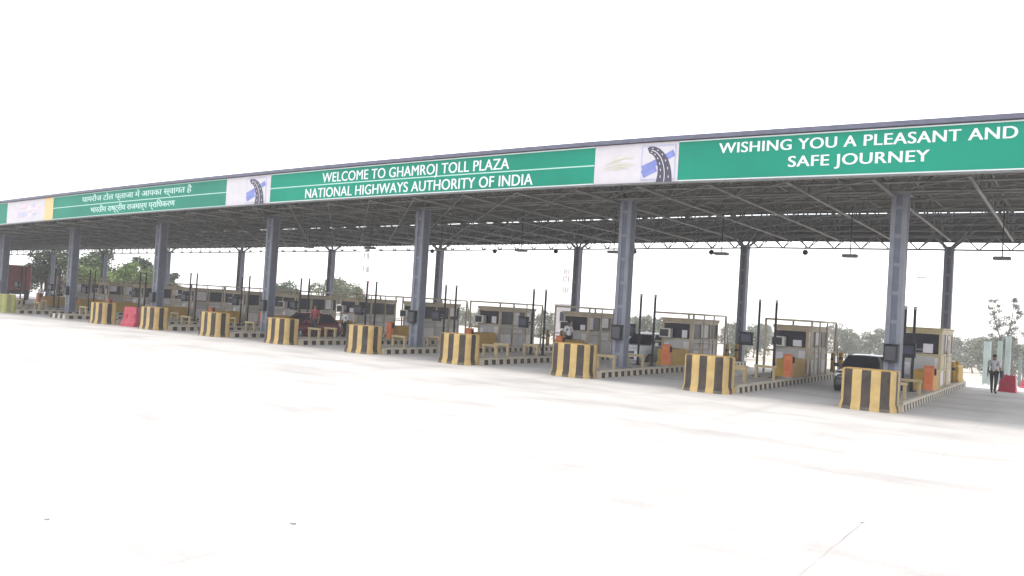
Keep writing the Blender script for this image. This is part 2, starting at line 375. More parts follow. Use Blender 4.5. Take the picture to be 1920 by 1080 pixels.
# columns with recessed faces, cap plate and struts
def column(X, y, ztop, w, zbase, name='column'):
    b = MB(); zt = ztop-drop(X, y); h = w/2
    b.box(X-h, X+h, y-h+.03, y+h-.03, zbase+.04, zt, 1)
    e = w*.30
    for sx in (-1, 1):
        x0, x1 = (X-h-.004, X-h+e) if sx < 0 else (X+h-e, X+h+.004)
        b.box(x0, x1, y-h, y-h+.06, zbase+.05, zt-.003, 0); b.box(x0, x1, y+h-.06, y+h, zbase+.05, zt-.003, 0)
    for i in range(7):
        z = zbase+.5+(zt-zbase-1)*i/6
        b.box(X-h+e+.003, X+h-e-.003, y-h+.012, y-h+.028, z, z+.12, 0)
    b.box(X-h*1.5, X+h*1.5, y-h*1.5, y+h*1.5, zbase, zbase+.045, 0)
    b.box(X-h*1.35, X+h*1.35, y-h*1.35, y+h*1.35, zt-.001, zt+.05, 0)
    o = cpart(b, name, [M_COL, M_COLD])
    s_ = MB()
    for sx in (-1, 1):
        for sy in (-1, 1):
            s_.tube([(X+sx*h*.8, y+sy*h*.8, zt+.03), (X+sx*1.0, y+sy*1.0, zt+.95)], .06, 6)
    q = s_.build('bracing', M_STEEL); q.parent = o; q.matrix_parent_inverse = Matrix.Identity(4)
    return o
for k, X in COLX.items(): column(X, 31.46, 7.15, .50, .28)
for k, X in REARX.items():
    column(X, 45.2, 6.58, .40, .28)
column(2.1, 31.46, 7.15, .5, 0.0) if False else None
# rear signboard: its plain back faces the camera
rs = strip(46.55, 46.63, 6.96, 8.43, 'rear_signboard', M_SIGNBACK)
for X in TX:
    b = MB(); z = 8.42-drop(X, 46.5); b.box(X-.03, X+.03, 46.49, 46.545, z-1.45, z); cpart(b, 'signboard_frame', M_STEEL)
# front fascia: backing, flashing, boards
strip(27.36, 27.42, 7.20, 8.64, 'fascia_backing', M_SIGNBACK)
strip(27.20, 27.46, 8.645, 8.79, 'roof_flashing', M_FLASH)
strip(27.22, 27.40, 7.13, 7.195, 'fascia_edge_beam', M_STEEL)
for X in (-4.68, -7.3, -2.1): pass

def fz(X, t):      # height t (0..1) on the boards
    return 7.21+1.41*t-drop_front(X)
def board(x0, x1, m, name, y0=27.34, y1=27.358, t0=0, t1=1, parent=None):
    b = MB(); X = xsamp(x0, x1, 2.65)
    b.loft([[(x, y0, fz(x, t0)), (x, y1, fz(x, t0)), (x, y1, fz(x, t1)), (x, y0, fz(x, t1))] for x in X], smooth=False)
    if parent is None: return cpart(b, name, m)
    o = b.build(name, m); o.parent = parent; return o
def hline(par, x0, x1, t, th, m, name='border'):
    return board(x0, x1, m, name, 27.332, 27.339, t-th/2, t+th/2, par)
def text_part(par, body, x0, x1, t0, t1, m, spread=0, bold=.02):
    cu = bpy.data.curves.new('lettering', 'FONT'); cu.body = body; cu.size = 1; cu.offset = 0; cu.extrude = 0; cu.space_character = 1+spread
    to = bpy.data.objects.new('lettering', cu); COL.objects.link(to); bpy.context.view_layer.update()
    dg = bpy.context.evaluated_depsgraph_get(); me = bpy.data.meshes.new_from_object(to.evaluated_get(dg))
    bpy.data.objects.remove(to); bpy.data.curves.remove(cu)
    vx = [v.co.x for v in me.vertices]; vy = [v.co.y for v in me.vertices]
    a, c, d, e = min(vx), max(vx), min(vy), max(vy)
    if body.isascii(): d = 0.0
    mv = [(v.co.x, v.co.y) for v in me.vertices]; mf = [tuple(p.vertices) for p in me.polygons]; bpy.data.meshes.remove(me)
    b = MB()
    for i, sh in enumerate((-1, 0, 1)):       # three sheets of letter vinyl, a hair apart, for a bold stroke
        b.add([(X + sh*bold*.55, 27.3312-.0012*i, fz(X, t)) for X, t in ((x0+(p[0]-a)/(c-a)*(x1-x0), t0+(p[1]-d)/(e-d)*(t1-t0)) for p in mv)], mf)
    me = bpy.data.meshes.new('lettering'); me.from_pydata(b.v, [], b.f); me.materials.append(m)
    o = bpy.data.objects.new('lettering', me); COL.objects.link(o); o.parent = par
    return o
def emblem_road(par, x0, x1):
    """square panel: a dark curved road with white dashes crossing a blue strip"""
    fr = board(x0, x1, mat('lilac_border', (.40, .41, .55), .5), 'emblem', 27.331, 27.338, .05, .93, par)
    board(x0+.05, x1-.05, M_SIGNW, 'emblem_field', 27.325, 27.330, .085, .895, par)
    w = x1-x0
    def PX(u, t, y): X = x0+u*w; return (X, y, fz(X, t))
    def ribbon(name, pts, wid, m, y, wid2=None):
        b = MB(); n_ = len(pts)
        ring = []
        for i, (u, t) in enumerate(pts):
            a = pts[max(0, i-1)]; c = pts[min(n_-1, i+1)]; dx, dy = c[0]-a[0], c[1]-a[1]; l = math.hypot(dx, dy); nx, ny = -dy/l, dx/l
            wd = wid+(wid2-wid)*i/(n_-1) if wid2 else wid
            ring.append((u-nx*wd/2, t-ny*wd/2, u+nx*wd/2, t+ny*wd/2))
        V = []; 
        for r_ in ring: V += [PX(r_[0], r_[1], y), PX(r_[2], r_[3], y)]
        b.add(V, [(2*i, 2*i+1, 2*i+3, 2*i+2) for i in range(n_-1)])
        o = b.build(name, m); o.parent = par; return o
    ribbon('emblem_strip', [(.04, .34), (.3, .43), (.6, .56), (.95, .72)], .17, M_EMBB, 27.3225)
    ribbon('emblem_strip', [(.05, .20), (.2, .26), (.45, .36)], .2, M_EMBB, 27.3228)
    arc = []
    for i in range(15):
        a = R(100-115*i/14); arc.append((.24+.46*math.cos(a), .14+.66*math.sin(a)*1.02))
    arc = [(.2, .80)]+arc[1:]
    ribbon('emblem_road', arc, .14, M_EMB, 27.320, .46)
    for off in (-.28, .0, .28):
        for i in range(2, 14, 2 if off else 1):
            (u1, t1), (u2, t2) = arc[i], arc[i+1]; l = math.hypot(u2-u1, t2-t1); nx, ny = -(t2-t1)/l, (u2-u1)/l; wd = (.14+.32*i/14)*off
            k = .62 if off else 1.0
            ribbon('emblem_dash', [(u1+nx*wd, t1+ny*wd), (u1+nx*wd+(u2-u1)*k, t1+ny*wd+(t2-t1)*k)], .022, M_SIGNW, 27.317)
def emblem_faint(par, x0, x1):
    w = x1-x0; b = MB(); rg = random.Random(3)
    for k in range(16):
        cu_, ct = .22+.5*rg.random(), .34+.3*rg.random(); l = .08+.14*rg.random(); a = rg.uniform(-.5, .7)
        V = []
        for i in range(7):
            t = i/6; u = cu_+l*(t-.5)*2*math.cos(a); v = ct+l*(t-.5)*1.2*math.sin(a)+.03*math.sin(t*3.1)
            X = x0+u*w; th = .012
            V += [(X, 27.330-.0006*k, fz(X, v-th)), (X, 27.330-.0006*k, fz(X, v+th))]
        b.add(V, [(2*i, 2*i+1, 2*i+3, 2*i+2) for i in range(6)])
    o = b.build('emblem', M_EMBG); o.parent = par
# right board
bd = board(-11.85, XR, M_GREEN, 'green_signboard')
hline(bd, -11.85, XR, .985, .03, M_LETTER); hline(bd, -11.85, XR, .015, .03, M_LETTER); 
text_part(bd, 'WISHING YOU A PLEASANT AND', -10.40, -1.73, .64, .885, M_LETTER, .06, .024)
text_part(bd, 'SAFE JOURNEY', -8.06, -3.95, .245, .49, M_LETTER, .06, .024)
# white panel with emblems
bd = board(-15.15, -11.86, M_SIGNW, 'white_sign_panel'); emblem_road(bd, -13.27, -11.95); emblem_faint(bd, -15.1, -13.3)
# centre board
bd = board(-33.04, -15.16, M_GREEN, 'green_signboard')
hline(bd, -33.04, -15.16, .985, .03, M_LETTER); hline(bd, -33.04, -15.16, .015, .03, M_LETTER); hline(bd, -33.04, -15.16, .50, .03, M_LETTERH)
text_part(bd, 'WELCOME TO GHAMROJ TOLL PLAZA', -29.46, -18.99, .57, .88, M_LETTER, .03, .022)
text_part(bd, 'NATIONAL HIGHWAYS AUTHORITY OF INDIA', -30.54, -17.84, .085, .395, M_LETTER, .03, .022)
bd = board(-36.41, -33.05, M_SIGNW, 'white_sign_panel'); emblem_road(bd, -34.85, -33.35); 
# Hindi board
bd = board(-53.2, -36.42, M_GREENL, 'green_signboard')
hline(bd, -53.2, -36.42, .985, .03, M_LETTERH); hline(bd, -53.2, -36.42, .015, .03, M_LETTERH); hline(bd, -53.2, -36.42, .50, .03, M_LETTERH)
text_part(bd, 'घामरौज टोल प्लाजा में आपका स्वागत है', -49.9, -39.3, .55, .93, M_LETTERH, 0, .035)
text_part(bd, 'भारतीय राष्ट्रीय राजमार्ग प्रािधकरण', -48.9, -40.7, .07, .45, M_LETTERH, 0, .035)
bd = board(-54.2, -53.21, M_ORSTRIP, 'orange_sign_panel')
bd = board(-58.95, -54.21, M_SIGNW, 'white_sign_panel')
b = MB(); rg = random.Random(5)
for k in range(9):
    X = -57.6+2.6*rg.random(); t = .25+.5*rg.random(); w_ = .25+.3*rg.random(); h_ = .05+.08*rg.random()
    b.add([(X-w_, 27.330-.001*k, fz(X-w_, t-h_)), (X+w_, 27.330-.001*k, fz(X+w_, t-h_*.6)), (X+w_*.9, 27.330-.001*k, fz(X+w_*.9, t+h_)), (X-w_*.8, 27.330-.001*k, fz(X-w_*.8, t+h_*.8))], [(0, 1, 2, 3)], k % 2)
o = b.build('print', [M_PINK, M_LILAC]); o.parent = bd
bd = board(XL, -58.96, M_GREENL, 'green_signboard'); hline(bd, XL, -58.96, .985, .03, M_LETTERH); hline(bd, XL, -58.96, .015, .03, M_LETTERH)

# ------------------------------------------------------------------ things on each island
def island_mesh():
    b = MB(); hw = .92; y0, y1 = 28.6, 45.6; st = .27; h = .28
    n_ = int((y1-y0)/st)
    for sx in (-1, 1):
        for i in range(n_):
            ya = y0+(y1-y0)*i/n_; yb_ = y0+(y1-y0)*(i+1)/n_
            x = sx*hw; xi = sx*(hw-.13)
            hb = h-.07
            b.add([(x, ya, 0), (x, yb_, 0), (x-sx*.02, yb_, hb), (x-sx*.02, ya, hb), (x+sx*.012, yb_, hb), (x+sx*.012, ya, hb), (x+sx*.004, yb_, h), (x+sx*.004, ya, h), (xi, yb_, h), (xi, ya, h)],
                  [(0, 1, 2, 3), (3, 2, 4, 5), (5, 4, 6, 7), (7, 6, 8, 9)], 2)
            b.mi[-4] = 0 if i % 2 else 1
    for (yy, s_) in ((y0, 1), (y1, -1)):
        for i in range(6):
            xa = -hw+2*hw*i/6; xb = -hw+2*hw*(i+1)/6
            b.add([(xa, yy, 0), (xb, yy, 0), (xb, yy+s_*.03, h), (xa, yy+s_*.03, h)], [(0, 1, 2, 3)], i % 2)
    b.add([(-hw+.13, y0+.03, h-.002), (hw-.13, y0+.03, h-.002), (hw-.13, y1-.03, h-.002), (-hw+.13, y1-.03, h-.002)], [(0, 1, 2, 3)], 3)
    return b
def block_mesh():
    """crash block: rounded nose in plan, striped, with a flared foot"""
    hw, nose, back = .80, .50, .40
    P = [(-hw, back)]
    N_ = 44
    for i in range(N_+1):
        a = math.pi*i/N_; c, s_ = -math.cos(a), math.sin(a)
        e = .62
        P.append((hw*math.copysign(abs(c)**e, c), -nose*abs(s_)**e))
    P.append((hw, back))
    # resample by arc length
    import itertools
    acc = [0]
    for p, q in zip(P, P[1:]): acc.append(acc[-1]+math.hypot(q[0]-p[0], q[1]-p[1]))
    T = acc[-1]; nstr = int(round(T/.30)); nstr += (nstr % 2 == 0); per = 4; M_ = nstr*per; Q = []
    j = 0
    for i in range(M_+1):
        s_ = T*i/M_
        while j < len(acc)-2 and acc[j+1] < s_: j += 1
        t = (s_-acc[j])/max(1e-9, acc[j+1]-acc[j]); Q.append((P[j][0]+(P[j+1][0]-P[j][0])*t, P[j][1]+(P[j+1][1]-P[j][1])*t))
    b = MB(); rows = [(0, .06), (.10, .048), (.24, .0), (1.0, .0), (1.20, 0), (1.245, -.02), (1.26, -.06)]
    nr = []
    for i, q in enumerate(Q):
        a = Q[max(0, i-1)]; c = Q[min(M_, i+1)]; dx, dy = c[0]-a[0], c[1]-a[1]; l = math.hypot(dx, dy); nr.append((dy/l, -dx/l))
    for (z, o) in rows:
        for i, q in enumerate(Q):
            b.v.append((q[0]-nr[i][0]*0+nr[i][0]*o, q[1]+nr[i][1]*o, z))
    W = M_+1
    for r_ in range(len(rows)-1):
        for i in range(M_):
            b.f.append([r_*W+i, r_*W+i+1, (r_+1)*W+i+1, (r_+1)*W+i]); st = (i//per) % 2
            b.mi.append((0 if st == 0 else (2 if r_ < 1 else 1)) if r_ < 5 else 3); b.sm.append(True)
    b.f.append([(len(rows)-1)*W+i for i in range(W)]); b.mi.append(3); b.sm.append(False)
    back_ids = [r_*W for r_ in range(len(rows))]+[r_*W+M_ for r_ in reversed(range(len(rows)))]
    b.f.append(back_ids); b.mi.append(3); b.sm.append(False)
    return b
M_BLKMATS = [M_CREAM, M_BLK, M_DUSTBLK, M_YEL]
def hoop_mesh():
    b = MB(); w, h, t, d = .40, .54, .10, .13
    b.box(-w, -w+t, -d/2, d/2, 0, h-t, c=.015); b.box(w-t, w, -d/2, d/2, 0, h-t, c=.015); b.box(-w-.03, w+.03, -d/2-.02, d/2+.02, h-t+.003, h, c=.02)
    return b
def pole_mesh():
    b = MB(); b.tube([(0, 0, .03), (0, 0, 1.2), (0, 0, 3.02)], .05, 10); b.tube([(0, 0, 3.02), (0, 0, 3.12), (0, 0, 3.15)], [.062, .062, .03], 10, 1); b.box(-.14, .14, -.14, .14, 0, .03, 0, .004)
    b.tube([(0, 0, .03), (0, 0, .3)], .065, 10)
    return b

def make_booth(cream=False, k=0):
    rg = random.Random(k*7+1)
    t = empty('toll_booth', 'x', 'toll booth')
    W, D = .75, 3.5; H = 2.40 if cream else 2.16; q = H-2.45; zl = 1.28 if cream else 1.14; zw = zl+.065
    pm = M_BYEL if cream else M_BPAN; fm = M_BYEL if cream else M_BFRAME
    b = MB(); b.box(-W+.03, W-.03, .03, D-.03, 0, zl, 0)
    b.box(-W+.05, W-.05, .05, D-.05, zl+.003, zl+.02, 0)
    # paler inset lower panels
    for (x0, x1) in ((-.62, -.12), (-.06, .30), (.36, .64)): b.box(x0, x1, .012, .028, .12, zl-.08, 1 if x0 > .3 or cream else 0, )
    if cream: b.box(-.66, .52, .004, .011, .30, zl-.04, 2)
    for k in range(3): b.box(W-.028, W-.012, .15+k*1.1, 1.1+k*1.1, .75, zl-.06, 1 if (k == 1) else 0); 
    for k in range(3): b.box(W-.028, W-.012, .15+k*1.1, 1.1+k*1.1, .1, .66, 1 if (k != 1) else 0)
    b.build('panel_wall', [pm, M_BPAN2, M_BPAN], t)
    b = MB()
    for x in (-W+.05, W-.05):
        for y in (.05, D-.05): b.box(x-.05, x+.05, y-.05, y+.05, 0, 2.30+q)
    for x in (-W+.012, W-.012):
        for y in (1.25, 2.45): b.box(x-.012, x+.012, y-.04, y+.04, .0, 2.3+q)
        b.box(x-.014, x+.014, .10, D-.10, zl-.01, zl+.06); b.box(x-.014, x+.014, .10, D-.10, .66, .72)
        b.box(x-.014, x+.014, .10, D-.10, 2.20+q, 2.30+q)
    for y in (.0, D-.012): b.box(-W+.10, W-.10, y, y+.014, zl-.01, zl+.06); b.box(-W+.10, W-.10, y, y+.014, 2.20+q, 2.3+q)
    b.build('frame', fm, t)
    b = MB(); b.box(-W-.04, W+.04, -.08, D+.06, 2.303+q, 2.40+q, 0, .02); b.box(-W-.07, W+.07, -.11, D+.09, 2.403+q, H, 0, .02)
    b.build('roof', fm, t)
    def win(x0, x1, y0, y1, z0=zl+.065, z1=2.19+q):
        b = MB(); b.box(x0, x1, y0, y1, z0, z1); return b.build('window', M_GLASS, t)
    win(-.65, .65, .02, .03)
    win(-.65, .65, D-.03, D-.02)
    for s_ in (-1, 1):
        for (ya, yb_) in ((.10, 1.21), (1.29, 2.41), (2.49, D-.10)):
            w = win(s_*(W-.035), s_*(W-.025), ya, yb_) if s_ > 0 else win(-(W-.025), -(W-.035), ya, yb_)
    nx = rg.uniform(.05, .28); b = MB(); b.box(nx, nx+rg.uniform(.26, .38), -.004, .008, zl+.10, zl+rg.uniform(.36, .5)); b.build('notice', M_PAPER, t)
    if k in (2, 5, 8): b = MB(); b.box(-.62, -.62+rg.uniform(.2, .35), -.004, .009, .45, .95); b.build('poster', M_PAPER, t)
    if k % 2: b = MB(); b.box(-.64, .64, .012, .019, 1.98+q, 2.19+q); b.build('blind', M_BFRAME, t)
    for ya in (.13, 1.32, 2.52):
        if rg.random() < .45: b = MB(); b.box(W-.024, W-.018, ya, ya+rg.uniform(.3, .9), 1.75+q-rg.uniform(0, .3), 2.18+q); b.build('blind', M_BPAN2, t)
    if not cream:
        b = MB(); b.box(-.78, -.20, -.30, .018, zl+.07, zl+.50, 0, .02); ac = b.build('air_conditioner', M_AC, t)
        b = MB(); b.box(-.73, -.30, -.312, -.302, zl+.12, zl+.45); b.build('grille', M_GRILL, ac)
        b = MB()
        P = [(-1.0, -.45), (1.0, -.45), (1.0, D+.35), (-1.0, D+.35)]
        for (x, y) in P: b.tube([(x, y, 0), (x, y, 2.40)], .05, 8)
        for i in range(4):
            a, c = P[i], P[(i+1) % 4]; b.tube([(a[0], a[1], 2.38), (c[0], c[1], 2.38)], .045, 8)
        b.tube([(1.0, D+.35, 2.38), (1.0, D+1.2, .05)], .035, 8); b.tube([(-1.0, D+.35, 2.38), (-1.0, D+1.2, .05)], .035, 8)
        b.tube([(1.0, -.45, 1.0), (1.0, D+.35, 1.0)], .025, 8); b.tube([(-1.0, -.45, 1.0), (-1.0, D+.35, 1.0)], .025, 8)
        for y in (.9, 2.2): b.tube([(1.0, y, 0), (1.0, y, 2.38)], .035, 8)
        b.tube([(-1.0, -.45, 1.0), (-.6, -.45, 1.0)], .025, 8)
        b.build('pipe_guard', mat('pale_cream_pipe', (.40, .34, .25), .5, var=.15, dirt=.4), t)
    else:
        b = MB(); b.box(W-.008, W+.016, 1.7, 2.6, .04, 2.1, 0, .005); d = b.build('door', M_BFRAME, t)
        b = MB(); b.box(W+.017, W+.024, 1.85, 2.45, 1.2, 1.95); b.build('window', M_GLASS, d)
        b = MB(); b.tube([(W+.05, 1.78, 1.0), (W+.05, 1.78, 1.15)], .015, 6); b.build('handle', M_CHROME, d)
    return t
def make_cabinet():
    t = empty('barrier_machine', 'x', 'barrier machine')
    b = MB(); b.box(-.17, .17, -.15, .15, .04, .92, 0, .02); b.build('cabinet', M_ORANGE, t)
    b = MB(); b.box(-.19, .19, -.17, .17, .922, .965, 0, .015); b.build('lid', M_ORANGE, t)
    b = MB(); b.box(-.11, .11, -.158, -.151, .28, .74); b.build('door', mat('orange_door', (.52, .12, .035), .5), t)
    b = MB(); b.box(-.22, .22, -.2, .2, 0, .04); b.build('plinth', M_CONC, t)
    b = MB(); b.box(.175, .235, -.06, .06, .62, .88, 0, .01); b.build('arm_bracket', M_BOX, t)
    return t
def make_display():
    t = empty('display_box', 'x', 'display box')
    b = MB(); b.box(-.25, .25, -.10, .10, -.26, .26, 0, .015); b.build('case', M_BOX, t)
    b = MB(); b.box(-.20, .20, -.110, -.102, -.12, .18); b.build('screen', M_NAVY, t)
    b = MB(); b.box(-.27, .27, -.20, .12, .262, .28); b.build('hood', M_BOX, t)
    b = MB(); b.box(.25, .47, -.03, .03, -.08, -.03); b.box(.25, .47, -.03, .03, .05, .1); b.build('bracket', M_STEEL, t)
    return t
def crash_wall_mesh():
    b = MB(); b.box(-.36, .36, 0, 1.9, 0, .74, 0, .04); b.box(-.39, .39, -.03, 1.93, 0, .10, 0, .01); return b
def bollard_mesh():
    b = MB(); b.tube([(0, 0, 0), (0, 0, .86), (0, 0, .92), (0, 0, .94)], [.11, .11, .09, .04], 12); b.tube([(0, 0, .55), (0, 0, .68)], .113, 12, 1); return b

def first(cache, key, maker):
    if key not in cache: cache[key] = maker(); return cache[key], True
    return copy_tree(cache[key]), False
CACHE = {}
def put(key, maker, loc, label, cat, group, rz=0):
    o, _ = first(CACHE, key, maker); o.location = loc; o.rotation_euler = (0, 0, rz); tag(o, label, cat, group); return o
HATCH = {0: 'nearest', 8: 'the one beside the red plastic barrier'}
BLOCK_LABEL = ['nearest and largest crash block, bold yellow and black stripes, right of the dark car',
 'striped crash block left of the lane with the dark car', 'striped crash block left of the white car', 'striped crash block, fourth from the right end of the row',
 'striped crash block, fifth from the right, just left of a tall grey column', 'striped crash block right of the man in a white shirt, sixth from the right',
 'striped crash block, seventh from the right', 'striped crash block immediately right of the red plastic barrier', 'striped crash block immediately left of the red plastic barrier', None,
 'olive yellow weakly striped crash block, leftmost at the picture edge']
# (sixth block is left of the man, fifth right of him)
BLOCK_LABEL[4] = 'striped crash block below the man in a white shirt, fifth from the right'
BLOCK_LABEL[5] = 'striped crash block left of the maroon car, sixth from the right'
TRAIT = ['rightmost', 'second from right', 'third from right', 'fourth from right', 'fifth from right', 'sixth from right', 'seventh from right', 'eighth from right', 'ninth from right', 'tenth from right', 'eleventh from right', 'twelfth from right', 'leftmost']
for k, X in enumerate(IX):
    T = TRAIT[k]; jit = rnd.uniform(-.06, .06)
    put('island', lambda: island_mesh().build('traffic_island', [M_BLK, M_WHT, M_WHT, M_CONC]), (X, 0, 0),
        f'raised concrete lane island with black and white kerb, {T} under the canopy', 'traffic island', 'lane islands under the canopy')
    if k < 9 or k == 10:
        if k == 10:
            o = put('oblock', lambda: block_mesh().build('crash_block', [mat('olive_yellow_paint', (.36, .36, .12), .6, dirt=.4), mat('olive_paint_dark', (.22, .22, .08), .6), M_CONC, M_CREAM]), (X, 28.2, 0), BLOCK_LABEL[k], 'crash block', 'crash blocks at the island noses')  # stripe contrast kept low in the paint, imitating overexposure
        else:
            o = put('block', lambda: block_mesh().build('crash_block', M_BLKMATS), (X, 28.2, 0), BLOCK_LABEL[k], 'crash block', 'crash blocks at the island noses', jit*.4)
    hp = [(.33, 30.3, 'front'), (.40, 32.8, 'rear')] if k % 2 == 0 else [(.30, 30.1, 'front'), (-.2, 31.7, 'middle'), (.42, 33.2, 'rear')]
    for (dx, y, w) in hp:
        put('hoop', lambda: hoop_mesh().build('guard_hoop', mat('beige_yellow_paint', (.36, .28, .15), .65, dirt=.6, dirtcol=(.22, .18, .13), scale=5)), (X+dx, y, .28), f'low cream yellow concrete guard frame, {w} one on the island {T}', 'guard frame', 'guard frames on the islands', jit)
    for (dx, w) in ((-.22, 'left'), (.46, 'right')) if k else ((-.02, 'left'), (.30, 'right')):
        put('pole', lambda: pole_mesh().build('height_pole', [M_POLE, M_PIPE]), (X+dx+jit, 34.3+jit, .28), f'tall thin dark pole, {w} one of the pair on the island {T}', 'pole', 'dark poles in pairs in front of the booths')
    put('display', make_display, (X-.68+jit if k else X+.12, 34.25+jit, 1.78), f'dark fare display box fixed to a thin pole on the island {T}', 'display box', 'fare display boxes on poles')
    if k == 0:
        o = make_booth(True); o.location = (X, 38, .28); tag(o, 'cream walled toll booth with a side door, rightmost of the row', 'toll booth', 'toll booths')
    else:
        extra = 'with a window air conditioner'
        put('booth%d' % k, lambda: make_booth(False, k), (X, 38, .28), f'grey panelled toll booth {extra} and pipe guard, {T}', 'toll booth', 'toll booths')
    put('cabinet', make_cabinet, (X+.72, 35.3, .28), f'bright orange barrier machine on the lane edge of the island {T}', 'barrier machine', 'orange barrier machines')
    put('cwall', lambda: crash_wall_mesh().build('crash_wall', M_MUST), (X+.42, 35.75, .28), f'low mustard yellow crash wall in front of the booth, {T}', 'crash wall', 'mustard crash walls')
    if k < 5:
        for (dx, y, w) in ((-.5, 43.3, 'left'), (.6, 43.3, 'right'), (.6, 44.9, 'farthest')):
            put('bollard', lambda: bollard_mesh().build('bollard', [M_YEL, M_BLK]), (X+dx, y, .28), f'short yellow bollard behind the booth, {w} one on the island {T}', 'bollard', 'yellow bollards behind the booths')
    if k in COLX:
        b = put('colbox', lambda: control_box(), (COLX[k]-.06, 31.46-.25, 1.75), f'dark control box strapped to the front column on the island {T}', 'control box', 'control boxes on the columns') if False else None
def control_box():
    t = empty('control_box', 'x', 'control box')
    b = MB(); b.box(-.22, .22, -.20, -.002, -.29, .29, 0, .02); b.build('case', M_BOX, t)
    b = MB(); b.box(-.17, .17, -.209, -.201, -.23, .23, 0); b.build('door', mat('box_door', (.045, .045, .055), .5), t)
    b = MB(); b.box(-.25, .25, -.23, 0, .292, .312); b.build('hood', M_BOX, t)
    return t
for k, X in COLX.items():
    if k < 13: put('colbox', control_box, (X-.02, 31.46-.255, 1.72), f'dark control box strapped to the front column on the island {TRAIT[k]}', 'control box', 'control boxes on the columns')
# rear yellow crash wall behind the nearest booth
o = put('cwall', lambda: None, (IX[0]+.45, 43.6, .28), 'mustard crash wall at the far end of the rightmost island', 'crash wall', 'mustard crash walls')

# ------------------------------------------------------------------ lamps hanging from the canopy, cameras on the rear girder
def make_lamp():
    t = empty('hanging_lamp', 'x', 'hanging lamp')
    b = MB(); b.tube([(0, 0, .1), (0, 0, 2.15)], .022, 6); b.build('rod', M_POLE, t)
    b = MB(); b.box(-.30, .30, -.2, .2, 0, .12, 0, .03); b.build('housing', M_STEEL, t)
    b = MB(); b.box(-.26, .26, -.16, .16, -.02, -.003); b.build('lens', M_PIPE, t)
    return t
LN = [-2.65, -8.15, -13.7, -19.15, -24.6, -30, -35.4, -40.7]
for i, X in enumerate(LN):
    put('lamp', make_lamp, (X, 37, 5.42+.0), f'flat lamp hanging on a thin rod from the canopy over the lane {TRAIT[i]}', 'hanging lamp', 'flat lamps hanging from the canopy')
def make_cam():
    t = empty('dome_camera', 'x', 'camera')
    b = MB(); b.tube([(0, 0, .16), (0, 0, .42)], .02, 6); b.build('stem', M_POLE, t)
    b = MB(); rings = []
    for i in range(7):
        a = -math.pi/2+math.pi*i/6; r_ = max(.004, .15*math.cos(a)); rings.append([(r_*math.cos(2*math.pi*j/12), r_*math.sin(2*math.pi*j/12), .15*math.sin(a)) for j in range(12)])
    b.loft(rings); b.build('dome', M_BOX, t)
    return t
for i, (X, z) in enumerate([(-12.2, 6.40), (-17.32, 6.33), (-22.05, 6.30), (-27.45, 6.23), (-32.12, 6.17), (-37.41, 6.1)]):
    put('dcam', make_cam, (X, 45.2, z-.14), f'round dark dome camera under the rear girder, {TRAIT[i]}', 'camera', 'dome cameras under the rear girder')

